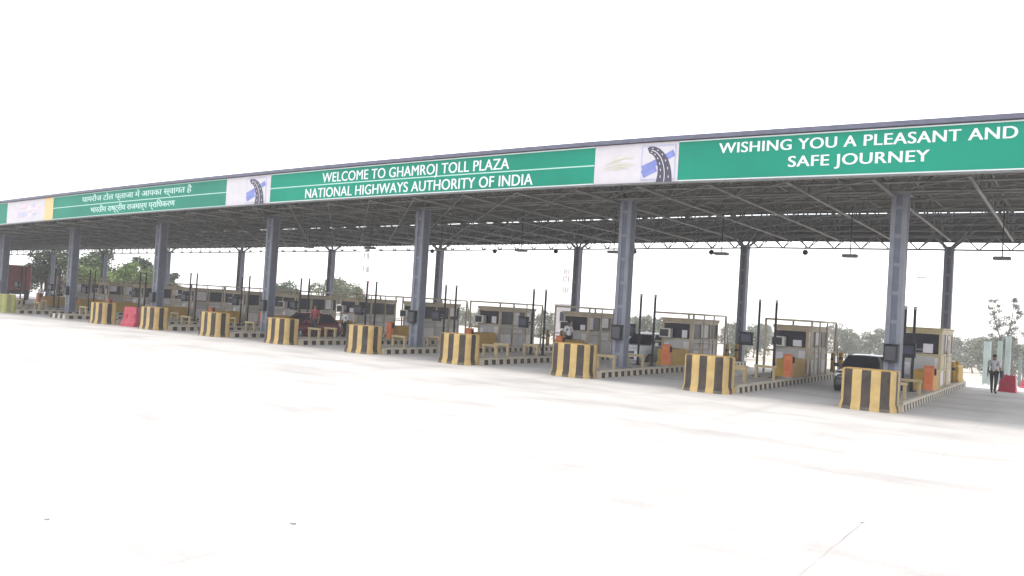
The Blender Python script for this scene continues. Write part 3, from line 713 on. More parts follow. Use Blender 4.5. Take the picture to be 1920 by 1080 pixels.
# ------------------------------------------------------------------ vehicles (built facing -y, towards the camera)
def car(name, label, cat, loc, paint, L=4.0, W=1.72, H=1.45, rz=0, suv=False, group=None):
    t = empty(name, label, cat, loc, rz, group)
    hw = W/2; b = MB()
    # stations along the length: y, underside, shoulder height, half width
    ST = [(-.5, .34, .62, .70), (-.485, .24, .72, .84), (-.44, .20, .80, .94), (-.34, .19, .86, .985), (-.20, .19, .92, 1), (0, .19, .94, 1), (.2, .19, .95, 1), (.36, .19, .96, .985), (.455, .22, .95, .93), (.49, .28, .90, .85), (.5, .36, .70, .72)]
    rings = []
    for (y, zb, zs, w) in ST:
        w *= hw; zs *= H/1.45; m = (zb+zs)/2
        half = [(0, zb), (w*.80, zb), (w*.96, zb+.10), (w, m-.02), (w*.985, m+.12), (w*.95, zs-.05), (w*.86, zs), (w*.45, zs+.025)]
        ring = [(x, y*L, z) for x, z in half]+[(0, y*L, zs+.035)]+[(-x, y*L, z) for x, z in reversed(half[1:])]
        rings.append(ring)
    b.loft(rings); b.build('body', paint, t)
    # cabin: dark glass core, painted roof and pillars
    yb0, yb1, yt0, yt1 = -.24*L, .40*L if not suv else .46*L, -.06*L, .27*L if not suv else .40*L
    zb = .93*H/1.45; zt = H-.05; wb = hw*.90; wt = hw*.70
    lv = lambda t_: (yb0+(yt0-yb0)*t_, yb1+(yt1-yb1)*t_, wb+(wt-wb)*t_, zb+(zt-zb)*t_)
    b = MB(); rings = []
    for k in range(4):
        y0, y1, w, z = lv(k/3); w -= .03; y0 += .03; y1 -= .03; rings.append([(-w, y0, z), (w, y0, z), (w, y1, z), (-w, y1, z)])
    b.loft(rings, smooth=False); b.build('cabin_interior', M_GRILL, t)
    def pane(pts, nm):
        b = MB(); b.add(pts, [(0, 1, 2, 3)]); o = b.build(nm, M_GLASS, t); return o
    a0 = lv(.05); a1 = lv(.95)
    pane([(-a0[2]+.06, a0[0], a0[3]), (a0[2]-.06, a0[0], a0[3]), (a1[2]-.05, a1[0], a1[3]), (-a1[2]+.05, a1[0], a1[3])], 'windscreen')
    pane([(-a0[2]+.06, a0[1], a0[3]), (a0[2]-.06, a0[1], a0[3]), (a1[2]-.05, a1[1], a1[3]), (-a1[2]+.05, a1[1], a1[3])], 'rear_window')
    ym = .10*L
    for s_ in (-1, 1):
        x0, x1 = s_*(a0[2]-.008), s_*(a1[2]-.008)
        pane([(x0, a0[0]+.10, a0[3]), (x0, ym-.04, a0[3]), (x1, ym-.04, a1[3]), (x1, a1[0]+.05, a1[3])], 'side_window')
        pane([(x0, ym+.04, a0[3]), (x0, a0[1]-.16, a0[3]), (x1, a1[1]-.08, a1[3]), (x1, ym+.04, a1[3])], 'side_window')
    bt = lv(0); tp = lv(1.0)
    for s_ in (-1, 1):
        for (ya_, yc_, r_) in ((bt[0], tp[0], .035), (bt[1], tp[1], .05), (ym, ym, .035)):
            b = MB(); b.tube([(s_*bt[2], ya_, bt[3]-.03), (s_*tp[2], yc_, tp[3])], r_, 6); b.build('pillar', paint, t)
    b = MB(); rings = []
    for (yy, dz, w) in ((tp[0]-.03, -.03, .86), (tp[0]+.10, .02, 1), ((tp[0]+tp[1])/2, .05, 1.02), (tp[1]-.12, .03, 1), (tp[1]+.04, -.03, .88)):
        w *= tp[2]+.02; rings.append([(-w, yy, tp[3]-.035+dz*.3), (-w*.85, yy, tp[3]+dz), (0, yy, tp[3]+dz+.02), (w*.85, yy, tp[3]+dz), (w, yy, tp[3]-.035+dz*.3), (0, yy, tp[3]-.05)])
    b.loft(rings); b.build('roof', paint, t)
    # front: grille, bumper, lamps, plate
    b = MB(); b.box(-.46*hw, .46*hw, -.503*L, -.47*L, .60, .72, 0, .01); b.build('grille', M_GRILL, t)
    b = MB(); b.box(-.40*hw, .40*hw, -.508*L, -.504*L, .65, .675); b.build('grille_bar', M_CHROME, t)
    b = MB(); b.box(-.82*hw, .82*hw, -.512*L, -.46*L, .30, .56, 0, .05); bu = b.build('bumper', paint, t)
    b = MB(); b.box(-.5*hw, .5*hw, -.516*L, -.5125*L, .33, .44); b.build('air_intake', M_GRILL, bu)
    b = MB(); b.box(-.26, .26, -.519*L, -.5165*L, .42, .53); b.build('number_plate', M_PLATE, bu)
    for s_ in (-1, 1):
        b = MB(); b.box(min(s_*.52*hw, s_*.86*hw), max(s_*.52*hw, s_*.86*hw), -.488*L, -.44*L, .60, .74, 0, .03); b.build('headlight', M_LAMP, t)
        b = MB(); b.box(min(s_*(hw+.01), s_*(hw+.2)), max(s_*(hw+.01), s_*(hw+.2)), -.20*L, -.20*L+.1, zb+.0, zb+.15, 0, .03); b.tube([(s_*hw*.9, -.19*L, zb), (s_*(hw+.05), -.19*L, zb+.05)], .02, 6); b.build('mirror', paint if not paint is M_CARD else M_BOX, t)
        b = MB(); b.box(min(s_*.6*hw, s_*.86*hw), max(s_*.6*hw, s_*.86*hw), .47*L, .497*L, .62, .84, 0, .02); b.build('tail_light', M_RED, t)
        b = MB(); b.box(s_*hw*1.0-.008, s_*hw*1.0+.008, -.03*L, .0*L+.1, .74, .77); b.build('door_handle', M_CHROME, t)
        for yy in (-.315*L, .31*L):
            b = MB(); r_ = .305; rings = []
            xs_ = [(s_*(hw-.20), r_*.93), (s_*(hw-.19), r_), (s_*(hw-.02), r_), (s_*(hw+.006), r_*.95), (s_*(hw+.012), r_*.66)]
            for x, rad in xs_: rings.append([(x, yy+rad*math.cos(2*math.pi*j/20), .305+rad*math.sin(2*math.pi*j/20)) for j in range(20)])
            b.loft(rings); w = b.build('wheel', M_TYRE, t)
            b = MB(); x = s_*(hw+.014)
            rings = [[(x, yy+rad*math.cos(2*math.pi*j/20), .305+rad*math.sin(2*math.pi*j/20)) for j in range(20)] for rad in (r_*.64, r_*.55)]
            b.loft(rings, caps=False)
            for j in range(5):
                a = 2*math.pi*j/5; b.tube([(x, yy, .305), (x, yy+r_*.6*math.cos(a), .305+r_*.6*math.sin(a))], .028, 5)
            b.build('rim', M_RIM, w)
    return t
car('parked_car', 'dark grey hatchback facing the camera in the lane left of the nearest booth', 'car', (-7.2, 36.2, 0), M_CARD, 4.1, 1.62, 1.43, R(1), suv=True)
car('parked_car', 'white hatchback waiting in a lane behind a tall grey column', 'car', (-18.15, 39.2, 0), M_CARW, 3.9, 1.68, 1.58, R(-3), suv=True)
car('parked_car', 'maroon car half hidden behind the guard frames near the man in white', 'car', (-35.6, 32.6, 0), M_CARM, 4.0, 1.7, 1.48)
def truck():
    t = empty('box_truck', 'tall dark red box truck seen past the left end of the booths', 'truck', (-100.3, 48.3, 0), R(-117))
    b = MB(); b.box(-1.25, 1.25, 1.9, 9.6, 1.05, 3.62, 0, .05)
    for i in range(14): b.box(1.252, 1.275, 2.05+i*.53, 2.12+i*.53, 1.12, 3.55)
    for x in (-.8, -.3, .3, .8): b.box(x-.03, x+.03, 1.87, 1.898, 1.15, 3.5)
    b.build('cargo_box', M_TRUCK, t)
    b = MB(); b.box(-1.15, 1.15, -.1, 1.75, .75, 2.55, 0, .12); c = b.build('cab', M_TRUCK, t)
    b = MB(); b.box(-1.0, 1.0, -.115, -.103, 1.6, 2.35); b.build('windscreen', M_GLASS, c)
    for s_ in (-1, 1):
        b = MB(); b.box(min(s_*1.152, s_*1.165), max(s_*1.152, s_*1.165), .25, 1.3, 1.6, 2.3); b.build('window', M_GLASS, c)
        b = MB(); b.box(min(s_*.7, s_*1.05), max(s_*.7, s_*1.05), -.16, -.1, .85, 1.08, 0, .02); b.build('headlight', M_LAMP, c)
    b = MB(); b.box(-1.15, 1.15, -.25, -.12, .45, .72, 0, .03); b.build('bumper', M_BOX, t)
    b = MB(); b.box(-.45, .45, .1, 9.5, .6, .9); b.build('chassis', M_BOX, t)
    for s_ in (-1, 1):
        for y in (.85, 6.6, 8.0):
            b = MB(); rings = []
            for x, rad in ((s_*.8, .42), (s_*.82, .5), (s_*1.08, .5), (s_*1.1, .44), (s_*1.1, .25), (s_*1.05, .2)): rings.append([(x, y+rad*math.cos(2*math.pi*j/18), .5+rad*math.sin(2*math.pi*j/18)) for j in range(18)])
            b.loft(rings); b.build('wheel', M_TYRE, t)
    return t
truck()
def brown_truck():
    t = empty('covered_truck', 'brown tarpaulin covered truck beside the tall red truck', 'truck', (-97.0, 51.0, 0), R(-118))
    b = MB(); rings = []
    for i in range(9):
        y = 2+6.5*i/8; h = 2.35+.12*math.sin(i*2.1); rings.append([(-1.2, y, 1), (-1.22, y, h-.3), (-.7, y, h), (.7, y, h+.05*math.cos(i)), (1.22, y, h-.3), (1.2, y, 1)])
    b.loft(rings); b.build('tarpaulin', M_BROWN, t)
    b = MB(); b.box(-1.1, 1.1, 0, 1.7, .7, 2.3, 0, .15); c = b.build('cab', M_BROWN, t)
    b = MB(); b.box(-.95, .95, -.015, -.003, 1.45, 2.1); b.build('windscreen', M_GLASS, c)
    b = MB(); b.box(-1.1, 1.1, -.12, -.02, .45, .7, 0, .03); b.build('bumper', M_BOX, t)
    for s_ in (-1, 1):
        for y in (.9, 6.9):
            b = MB(); rings = []
            for x, rad in ((s_*.8, .4), (s_*.82, .47), (s_*1.08, .47), (s_*1.1, .4), (s_*1.08, .2)): rings.append([(x, y+rad*math.cos(2*math.pi*j/18), .47+rad*math.sin(2*math.pi*j/18)) for j in range(18)])
            b.loft(rings); b.build('wheel', M_TYRE, t)
brown_truck()

# ------------------------------------------------------------------ red plastic road barriers
def red_barrier():
    b = MB(); prof = [(-.30, 0), (-.30, .12), (-.20, .25), (-.13, .70), (-.11, .95), (.11, .95), (.13, .70), (.20, .25), (.30, .12), (.30, 0)]
    rings = []
    for x, k in ((-.60, .86), (-.57, 1), (-.3, 1), (.3, 1), (.57, 1), (.60, .86)):
        sh = .16*(0 if abs(x) < .4 else 1)
        rings.append([(x*(1-.18*p[1]), p[0]*k, p[1]*(.98 if k < 1 else 1)) for p in prof])
    b.loft(rings, smooth=False)
    b.box(-.62, .62, -.33, .33, 0, .06, 0, .02)
    for x in (-.32, .32): b.box(x-.16, x+.16, -.205, -.16, .40, .62, 0, .03)
    b.tube([(-.12, 0, .94), (-.12, 0, 1.0)], .06, 10); b.tube([(.28, 0, .94), (.28, 0, 1.02)], .05, 10)
    return b
o = put('redb', lambda: red_barrier().build('plastic_barrier', M_RED), (-45.85, 28.5, 0), 'red plastic water filled barrier standing between two striped crash blocks', 'road barrier', 'red plastic barriers', R(8)); o.scale = (.98, 1, 1.18)
o = put('redb', lambda: None, on_ground(1889, 735), 'red plastic barrier on the road right of the walking man', 'road barrier', 'red plastic barriers', R(-6)); o.scale = (.60, .8, .80)
o = put('redb', lambda: None, on_ground(1921, 728), 'red plastic barrier at the right picture edge, behind the walking man', 'road barrier', 'red plastic barriers', R(20)); o.scale = (.5, .7, .65)

# ------------------------------------------------------------------ people
def skin_mesh(nodes, edges, sub=1, root=0):
    me = bpy.data.meshes.new('s'); me.from_pydata([n_[0] for n_ in nodes], edges, []); o = bpy.data.objects.new('s', me); COL.objects.link(o)
    md = o.modifiers.new('s', 'SKIN'); md.use_smooth_shade = True
    if not me.skin_vertices: raise RuntimeError('no skin layer')
    for i, n_ in enumerate(nodes):
        sv = me.skin_vertices[0].data[i]; sv.radius = n_[1] if isinstance(n_[1], tuple) else (n_[1], n_[1]); sv.use_root = (i == root)
    s_ = o.modifiers.new('u', 'SUBSURF'); s_.levels = sub; s_.render_levels = sub
    bpy.context.view_layer.update(); dg = bpy.context.evaluated_depsgraph_get(); out = bpy.data.meshes.new_from_object(o.evaluated_get(dg))
    bpy.data.objects.remove(o); bpy.data.meshes.remove(me); return out
def person(label, loc, rz, pose, shirt, H=1.7, group=None, sleeves=True, bag=False, trousers=None):
    t = empty('person', label, 'person', loc, rz, group)
    st = pose.get('stride', .0); la = pose.get('larm', (-.05, .03)); ra = pose.get('rarm', (.05, .03))
    # joints; the figure faces -y
    P = {'pel': (0, 0, .95), 'wai': (0, .01, 1.08), 'che': (0, .0, 1.28), 'sho': (0, .01, 1.42), 'nec': (0, .0, 1.49), 'hea': (0, -.015, 1.60), 'top': (0, 0, 1.68)}
    N_ = []; E_ = []; I = {}
    def nd(k, p, r_): I[k] = len(N_); N_.append((p, r_)); return I[k]
    nd('pel', P['pel'], (.15, .11)); nd('wai', P['wai'], (.13, .10)); nd('che', P['che'], (.155, .11)); nd('sho', P['sho'], (.12, .08)); nd('nec', P['nec'], .052); nd('hea', P['hea'], (.078, .092)); nd('top', P['top'], (.055, .065))
    for a, c in (('pel', 'wai'), ('wai', 'che'), ('che', 'sho'), ('sho', 'nec'), ('nec', 'hea'), ('hea', 'top')): E_.append((I[a], I[c]))
    nd('nose', (0, -.112, 1.595), .014); E_.append((I['hea'], I['nose']))
    for s_, nm in ((-1, 'l'), (1, 'r')):
        nd('ear'+nm, (s_*.088, .0, 1.60), .016); E_.append((I['hea'], I['ear'+nm]))
        dy = st*s_
        nd('hip'+nm, (s_*.09, 0, .90), .092); nd('kne'+nm, (s_*.10, -dy*.55-.02, .50), .06); nd('ank'+nm, (s_*.10, -dy+ (.06 if dy < 0 else 0), .09+(.03 if dy < 0 else 0)), .042); nd('toe'+nm, (s_*.115, -dy-.15, .035), .036)
        for a, c in (('pel', 'hip'+nm), ('hip'+nm, 'kne'+nm), ('kne'+nm, 'ank'+nm), ('ank'+nm, 'toe'+nm)): E_.append((I[a], I[c]))
        ey, wy = (la if s_ < 0 else ra)
        nd('sh'+nm, (s_*.19, .01, 1.40), .058); nd('el'+nm, (s_*.235, ey+.01, 1.12), .043); nd('wr'+nm, (s_*.24, wy-.04, .88), .030); nd('pa'+nm, (s_*.24, wy-.05, .80), (.02, .036))
        for a, c in (('sho', 'sh'+nm), ('sh'+nm, 'el'+nm), ('el'+nm, 'wr'+nm), ('wr'+nm, 'pa'+nm)): E_.append((I[a], I[c]))
        for q, (fy, fl) in enumerate(((-.033, .068), (-.011, .078), (.011, .072), (.031, .055))):
            x = s_*.238; a = nd(f'f{q}'+nm, (x-s_*.004, wy-.05+fy, .755), .0095); c = nd(f'g{q}'+nm, (x-s_*.016, wy-.05+fy*.9, .755-fl*.75), .0085)
            E_ += [(I['pa'+nm], a), (a, c)]
        a = nd('th'+nm, (s_*.225, wy-.098, .80), .011); c = nd('ti'+nm, (s_*.215, wy-.115, .765), .009); E_ += [(I['pa'+nm], a), (a, c)]
    body = bpy.data.objects.new('body', skin_mesh(N_, E_)); COL.objects.link(body); body.data.materials.clear(); body.data.materials.append(M_SKIN); body.parent = t
    # clothes: the same joints, slightly wider
    def cloth(name, keys, edges, m, grow, extra=()):
        idx = {}; nn = []
        for k in keys:
            p, r_ = N_[I[k]]; r_ = r_ if isinstance(r_, tuple) else (r_, r_); idx[k] = len(nn); nn.append((p, (r_[0]+grow, r_[1]+grow)))
        for k, p, r_ in extra: idx[k] = len(nn); nn.append((p, r_))
        o = bpy.data.objects.new(name, skin_mesh(nn, [(idx[a], idx[c]) for a, c in edges])); COL.objects.link(o)
        o.data.materials.clear(); o.data.materials.append(m); o.parent = t; return o
    ex = [('hem', (0, 0, .90), (.165, .125))]; ee = [('wai', 'hem'), ('wai', 'che'), ('che', 'sho')]
    kk = ['wai', 'che', 'sho']
    for nm in 'lr':
        kk += ['sh'+nm, 'el'+nm]; ee += [('sho', 'sh'+nm), ('sh'+nm, 'el'+nm)]
    cloth('shirt', kk, ee, shirt, .016, ex)
    kk = ['pel']; ee = []
    for nm in 'lr': kk += ['hip'+nm, 'kne'+nm, 'ank'+nm]; ee += [('pel', 'hip'+nm), ('hip'+nm, 'kne'+nm), ('kne'+nm, 'ank'+nm)]
    cloth('trousers', kk, ee, trousers or M_TROU, .014)
    for nm in 'lr': cloth('shoe', ['ank'+nm, 'toe'+nm], [('ank'+nm, 'toe'+nm)], M_HAIR, .012)
    b = MB(); rings = []
    for i in range(6):
        a = R(-5+95*i/5); r_ = max(.004, .098*math.cos(a)); rings.append([(r_*.92*math.cos(2*math.pi*j/14), .014+r_*1.05*math.sin(2*math.pi*j/14)*(1 if math.sin(2*math.pi*j/14) > 0 else .9), 1.615+.105*math.sin(a)) for j in range(14)])
    b.loft(rings); b.build('hair', M_HAIR, t)
    if bag:
        b = MB(); b.box(-.36, -.27, -.14, .14, .70, 1.02, 0, .03); b.tube([(-.31, 0, 1.0), (-.22, .02, 1.44)], .014, 6); b.build('bag', M_BAG, t)
    t.scale = (H/1.7,)*3
    return t
person('man in pale grey shirt and dark trousers walking away with a dark bag', on_ground(1862, 738), R(172), {'stride': .16, 'larm': (.06, -.02), 'rarm': (-.05, .06)}, M_SHIRTG, 1.70, bag=True)
person('man in white shirt standing in the lane beside the maroon car', (-35.5, 35.4, 0), R(165), {'stride': .02}, M_SHIRTW, 1.7)
person('person in white top standing at the corner of the fourth booth from right', (-21.5, 37.1, .28), R(60), {'stride': .02}, M_SHIRTW, 1.65)
person('person in white shirt standing at far left, nearer the red truck', (-79.7, 40.4, 0), R(20), {'stride': .05}, M_SHIRTW, 1.7)
person('person in white shirt standing at far left, right of another in white', (-78.6, 41.0, 0), R(190), {'stride': .02}, M_SHIRTW, 1.68)
person('person in maroon shirt by the orange barrier machine, beside the maroon car', (-33.3, 31.0, .28), R(10), {'stride': .02}, M_SHIRTR, 1.68)

# ------------------------------------------------------------------ motorbike with rider at the far right
def motorbike(loc, rz):
    t = empty('motorbike', 'dark motorbike parked beyond the red barrier at the right edge', 'motorbike', loc, rz)
    for y in (-.62, .62):
        b = MB(); rings = []
        for i in range(19):
            a = 2*math.pi*i/18; c, s_ = math.cos(a), math.sin(a); rings.append([(.05*math.cos(2*math.pi*j/8), y+(.27+.05*math.sin(2*math.pi*j/8))*c, .32+(.27+.05*math.sin(2*math.pi*j/8))*s_) for j in range(8)])
        b.loft(rings, caps=False)
        for i in range(6):
            a = math.pi*i/3; b.tube([(0, y, .32), (0, y+.25*math.cos(a), .32+.25*math.sin(a))], .012, 5)
        b.build('wheel', M_TYRE, t)
    b = MB(); b.tube([(0, -.62, .32), (0, -.38, .95)], .03, 8); b.tube([(0, -.42, .85), (0, .1, .55), (0, .62, .32)], .035, 8); b.box(-.14, .14, -.15, .2, .3, .6, 0, .04); b.build('frame', M_BOX, t)
    b = MB(); b.box(-.13, .13, -.35, .08, .72, .95, 0, .06); b.build('fuel_tank', M_TRUCK, t)
    b = MB(); b.box(-.13, .13, .09, .75, .76, .86, 0, .04); b.build('seat', M_TYRE, t)
    b = MB(); b.tube([(-.34, -.3, 1.02), (0, -.38, .98), (.34, -.3, 1.02)], .018, 6); b.build('handlebar', M_CHROME, t)
    b = MB(); b.box(-.09, .09, -.52, -.44, .78, .93, 0, .03); b.build('headlight', M_LAMP, t)
motorbike(on_ground(1902, 712), R(35))
person('person in white shirt standing behind the motorbike at far right', on_ground(1893, 711), R(20), {'stride': .02}, M_SHIRTW, 1.7)

# ------------------------------------------------------------------ round sign, hoarding, building, street lamp, masts
t = empty('round_sign', 'round sign seen from its grey back on a dark post behind the nearest booth', 'sign', on_ground(1818, 695))
b = MB(); b.tube([(0, 0, 0), (0, 0, 2.0)], .055, 8); b.build('post', M_POLE, t)
b = MB(); b.tube([(0, .06, 1.75), (0, .085, 1.75)], .24, 24); b.build('disc', M_SIGNG, t)
for i, (X, w, h, lab) in enumerate([(-6.3, .55, 3.5, 'leftmost, widest'), (-5.45, .36, 3.6, 'second from left'), (-4.9, .42, 4.0, 'tallest, brightest'), (-4.05, .25, 2.4, 'lowest, rightmost')]):
    t = empty('hoarding_panel', f'{lab} pale green sheet panel of the row beyond the round sign', 'hoarding panel', (X, 78+.3*i, gz(X, 78)), R(8), 'pale green hoarding panels')
    b = MB(); n_ = 16; xs_ = [-w/2+w*j/n_ for j in range(n_+1)]
    ring = lambda z: [(x, .03*math.sin(j*2.1), z) for j, x in enumerate(xs_)]+[(x, .03*math.sin(j*2.1)+.012, z) for j, x in reversed(list(enumerate(xs_)))]
    b.loft([ring(.1), ring(h*.5), ring(h)], smooth=False); b.build('sheet', M_HOARD, t)
    b = MB()
    for x in (-w/2+.08, w/2-.08): b.tube([(x, .09, 0), (x, .09, h+.05)], .03, 6)
    b.build('post', M_STEEL, t)
t = empty('site_cabin', 'small grey flat roofed cabin with a mast, seen above the booth roofs', 'cabin', (-45.6, 78, gz(-45.6, 78)), R(20))
b = MB(); b.box(-1.1, 1.1, -1, 1, 0, 4.3); b.build('wall', M_GREYW, t)
b = MB(); b.box(-1.25, 1.25, -1.15, 1.15, 4.303, 4.47, 0, .02); b.build('roof', M_GREYW, t)
b = MB(); b.box(-.5, .5, -1.015, -1.003, 2.6, 3.6); b.build('window', M_GLASS, t)
b = MB(); b.tube([(.7, 0, 4.4), (.7, 0, 6.8)], .03, 6); b.build('mast', M_STEEL, t)
def mast(loc, h, label):
    t = empty('lattice_mast', label, 'mast', loc)
    b = MB(); n_ = 14
    for i in range(n_):
        z0, z1 = h*i/n_, h*(i+1)/n_; w0, w1 = 1.5*(1-.8*i/n_), 1.5*(1-.8*(i+1)/n_)
        C0 = [(-w0, -w0, z0), (w0, -w0, z0), (w0, w0, z0), (-w0, w0, z0)]; C1 = [(-w1, -w1, z1), (w1, -w1, z1), (w1, w1, z1), (-w1, w1, z1)]
        for j in range(4):
            b.tube([C0[j], C1[j]], .10, 4, i % 2, False); b.tube([C0[j], C1[(j+1) % 4]], .06, 4, i % 2, False); b.tube([C1[j], C1[(j+1) % 4]], .06, 4, i % 2, False)
    b.build('lattice', [mat('mast_hazed_red', (.5, .28, .27), .6), M_SIGNW], t)  # red paled in the colour itself to suggest distance haze
    b = MB()
    for j, z in enumerate((.62, .80, .93)):
        for a in range(3): b.box(1.0*math.cos(a*2.1)-.25, 1.0*math.cos(a*2.1)+.25, 1.0*math.sin(a*2.1)-.12, 1.0*math.sin(a*2.1)+.12, h*z, h*z+2.0)
    b.build('antenna', M_SIGNG, t)
mast((-211, 219, -5), 26, 'faint red and white lattice mast far beyond the booths')
mast((-150, 255, -5), 21, 'faintest lattice mast far off, right of the other mast')
t = empty('street_lamp', 'pale street lamp far beyond the rightmost rear column', 'street lamp', (-17.0, 100, -2))
b = MB(); b.tube([(0, 0, 0), (0, 0, 9.3), (.5, 0, 10.0), (2.0, 0, 10.2)], [.10, .07, .05, .04], 8); b.build('pole', M_SIGNG, t)
b = MB(); b.box(1.9, 2.9, -.14, .14, 10.12, 10.26, 0, .04); b.build('lamp_head', M_SIGNG, t)

# ------------------------------------------------------------------ trees and shrubs
def tree(name, label, cat, loc, h, cw, trunk, leafm, seed, n=2600, ls=.22, lobes=9, group=None, sparse=1.0, flat=.75):
    rg = random.Random(seed); t = empty(name, label, cat, loc, rg.uniform(0, 6), group)
    b = MB(); tr = max(.05, h*.022); lean = rg.uniform(-.05, .05)*h
    if trunk > .3: b.tube([(0, 0, -.1), (lean*.3, 0, trunk*.6), (lean*.6, lean*.2, trunk), (lean, lean*.3, h*.8)], [tr*1.4, tr, tr*.8, tr*.25], 8)
    C = []
    for i in range(lobes):
        a = rg.uniform(0, 2*math.pi); q = math.sqrt(rg.random()); zz_ = trunk+(h-trunk)*(.12+.80*(i+.5)/lobes)
        env = math.sin(math.pi*min(.95, .22+.75*(zz_-trunk)/(h-trunk)))**.7
        p = (lean+cw*.36*q*env*math.cos(a)*1.1, cw*.36*q*env*math.sin(a)*1.1, zz_); rad = cw*rg.uniform(.15, .27)
        C.append((p, rad)); b.tube([(lean*.5, lean*.2, trunk*.85+.3*(zz_-trunk)*.6), tuple((p[j]*.55+(lean*.5, 0, zz_)[j]*.45) for j in range(3)), p], [tr*.5, tr*.32, tr*.12], 5)
    b.build('trunk', M_BARK, t)
    m = MB()
    for k in range(int(n*sparse)):
        (cx, cy, cz), rad = C[rg.randrange(len(C))]
        while True:
            x, y, z = rg.uniform(-1, 1), rg.uniform(-1, 1), rg.uniform(-1, 1); d = x*x+y*y+z*z
            if .08 < d < 1: break
        d = d**.5; k_ = rg.uniform(.55, 1.12)/d*d**.55
        p = Vector((cx+x*rad*k_, cy+y*rad*k_, cz+z*rad*k_*flat))
        u = Vector((rg.gauss(0, 1), rg.gauss(0, 1), rg.gauss(0, .6))).normalized(); v = u.cross(Vector((rg.gauss(0, 1), rg.gauss(0, 1), rg.gauss(0, 1)))).normalized()
        s_ = ls*rg.uniform(.6, 1.3)
        m.add([p-u*s_, p+v*s_*.45, p+u*s_, p-v*s_*.45], [(0, 1, 2, 3)])
    m.build('crown', leafm, t)
    return t
# left, close behind the booths
LT = [(78, 96, 5.6, 5.0, M_LEAFD, 'dark broad tree right behind the red truck'), (106, 98, 6.1, 5.2, M_LEAF, 'mid green tall tree between two far left columns'),
      (172, 100, 5.2, 4.6, M_LEAF, 'round tree directly right of a far left column'), (205, 102, 6.3, 6.0, M_LEAFD, 'dark wide tree behind a thin rear column at left'),
      (232, 96, 4.4, 4.4, M_LEAFL, 'low light green tree between the dark tree and a round one'), (263, 102, 5.7, 4.6, M_LEAFD, 'round topped dark tree left of a front column'),
      (283, 98, 4.3, 3.4, M_LEAFL, 'small light green tree touching a front column'), (150, 94, 3.8, 4.2, M_LEAFL, 'low light green tree behind the far left booths'),
      (190, 92, 3.4, 4.5, M_LEAFL, 'lowest light green tree, wide, behind booth windows'), (52, 104, 3.6, 4.5, M_LEAFD, 'dark low tree half hidden behind the red truck')]
for i, (px, d, h, w, m, lab) in enumerate(LT):
    p = at_depth(px, 540, d); tree('broadleaf_tree', lab, 'tree', (p.x, p.y, gz(p.x, p.y)), h-gz(p.x, p.y), w*1.15, h*.3, m, 20+i, 2200, .2, 10, 'trees behind the left booths')
MT = [(622, 112, 4.5, 6.6, M_LEAFO, 'wide round olive tree rising above the booth roofs'), (655, 116, 3.7, 4.8, M_LEAFO, 'lower olive tree overlapping the wide round one'), (530, 112, 3.4, 4.5, M_LEAFD, 'low tree behind booths beside a grey column'), (320, 104, 3.9, 3.0, M_LEAFD, 'small dark tree at the foot of a rear column')]
for i, (px, d, h, w, m, lab) in enumerate(MT):
    p = at_depth(px, 540, d); tree('broadleaf_tree', lab, 'tree', (p.x, p.y, gz(p.x, p.y)), h-gz(p.x, p.y), w*1.1, h*.35, m, 40+i, 2400, .2, 10, 'trees above the booth roofs')
# hazy line of trees on the lower ground behind
HT = [(1030, 150, 7.2), (1078, 170, 7.4), (1215, 135, 8.0), (1238, 150, 7.2), (1195, 165, 7.0), (1392, 160, 7.4), (1372, 175, 7.2), (1418, 170, 7.0), (1440, 190, 7.6), (1568, 180, 8.2), (1592, 165, 7.6), (1610, 190, 6.4), (1635, 160, 7.0), (1655, 180, 8.0), (1690, 190, 7.0), (1800, 185, 7.0), (1830, 160, 7.4), (1853, 130, 7.6), (1880, 150, 7.5), (1905, 135, 8.0), (1925, 140, 7.0), (1780, 200, 7.0), (900, 190, 7.0), (870, 170, 6.8)]
HLAB = ['behind the fourth booth from right', 'right of the site cabin', 'just left of the third booth from right, tallest there', 'against the left post of the third booth', 'left of two thin poles near the third booth',
        'behind the second booth pole pair', 'left of a dark rear column', 'touching the dark display box', 'behind the second booth', 'left above the dark car roof', 'spire topped above the dark car', 'lowest above the dark car', 'right above the dark car', 'left of the nearest front column', 'behind the nearest front column', 'right of the cream booth', 'behind the round sign', 'behind the pale green panels', 'above the walking man', 'at the right edge behind panels', 'beyond the right picture edge', 'behind the cream booth', 'between the fifth and fourth booths', 'behind the fifth booth from right']
HLAB = ['hazy tree '+x for x in HLAB]
for i, (px, d, h) in enumerate(HT):
    p = at_depth(px, 560, d); z = gz(p.x, p.y)
    tree('hazy_tree', HLAB[i], 'tree', (p.x, p.y, z), h*.92, h*rnd.uniform(.75, 1.0), h*.10, [M_HAZEDL2, M_HAZEDL, M_HAZEDL][i % 3], 60+i, 2100, .26, 13, 'hazy trees beyond the plaza')
p = at_depth(1886, 560, 105)
tree('tall_tree', 'tall open crowned tree with two leaders at the right, above the green panels', 'tree', (p.x, p.y, gz(p.x, p.y)), .1, .1, 0, M_LEAF, 5, 0) if False else None
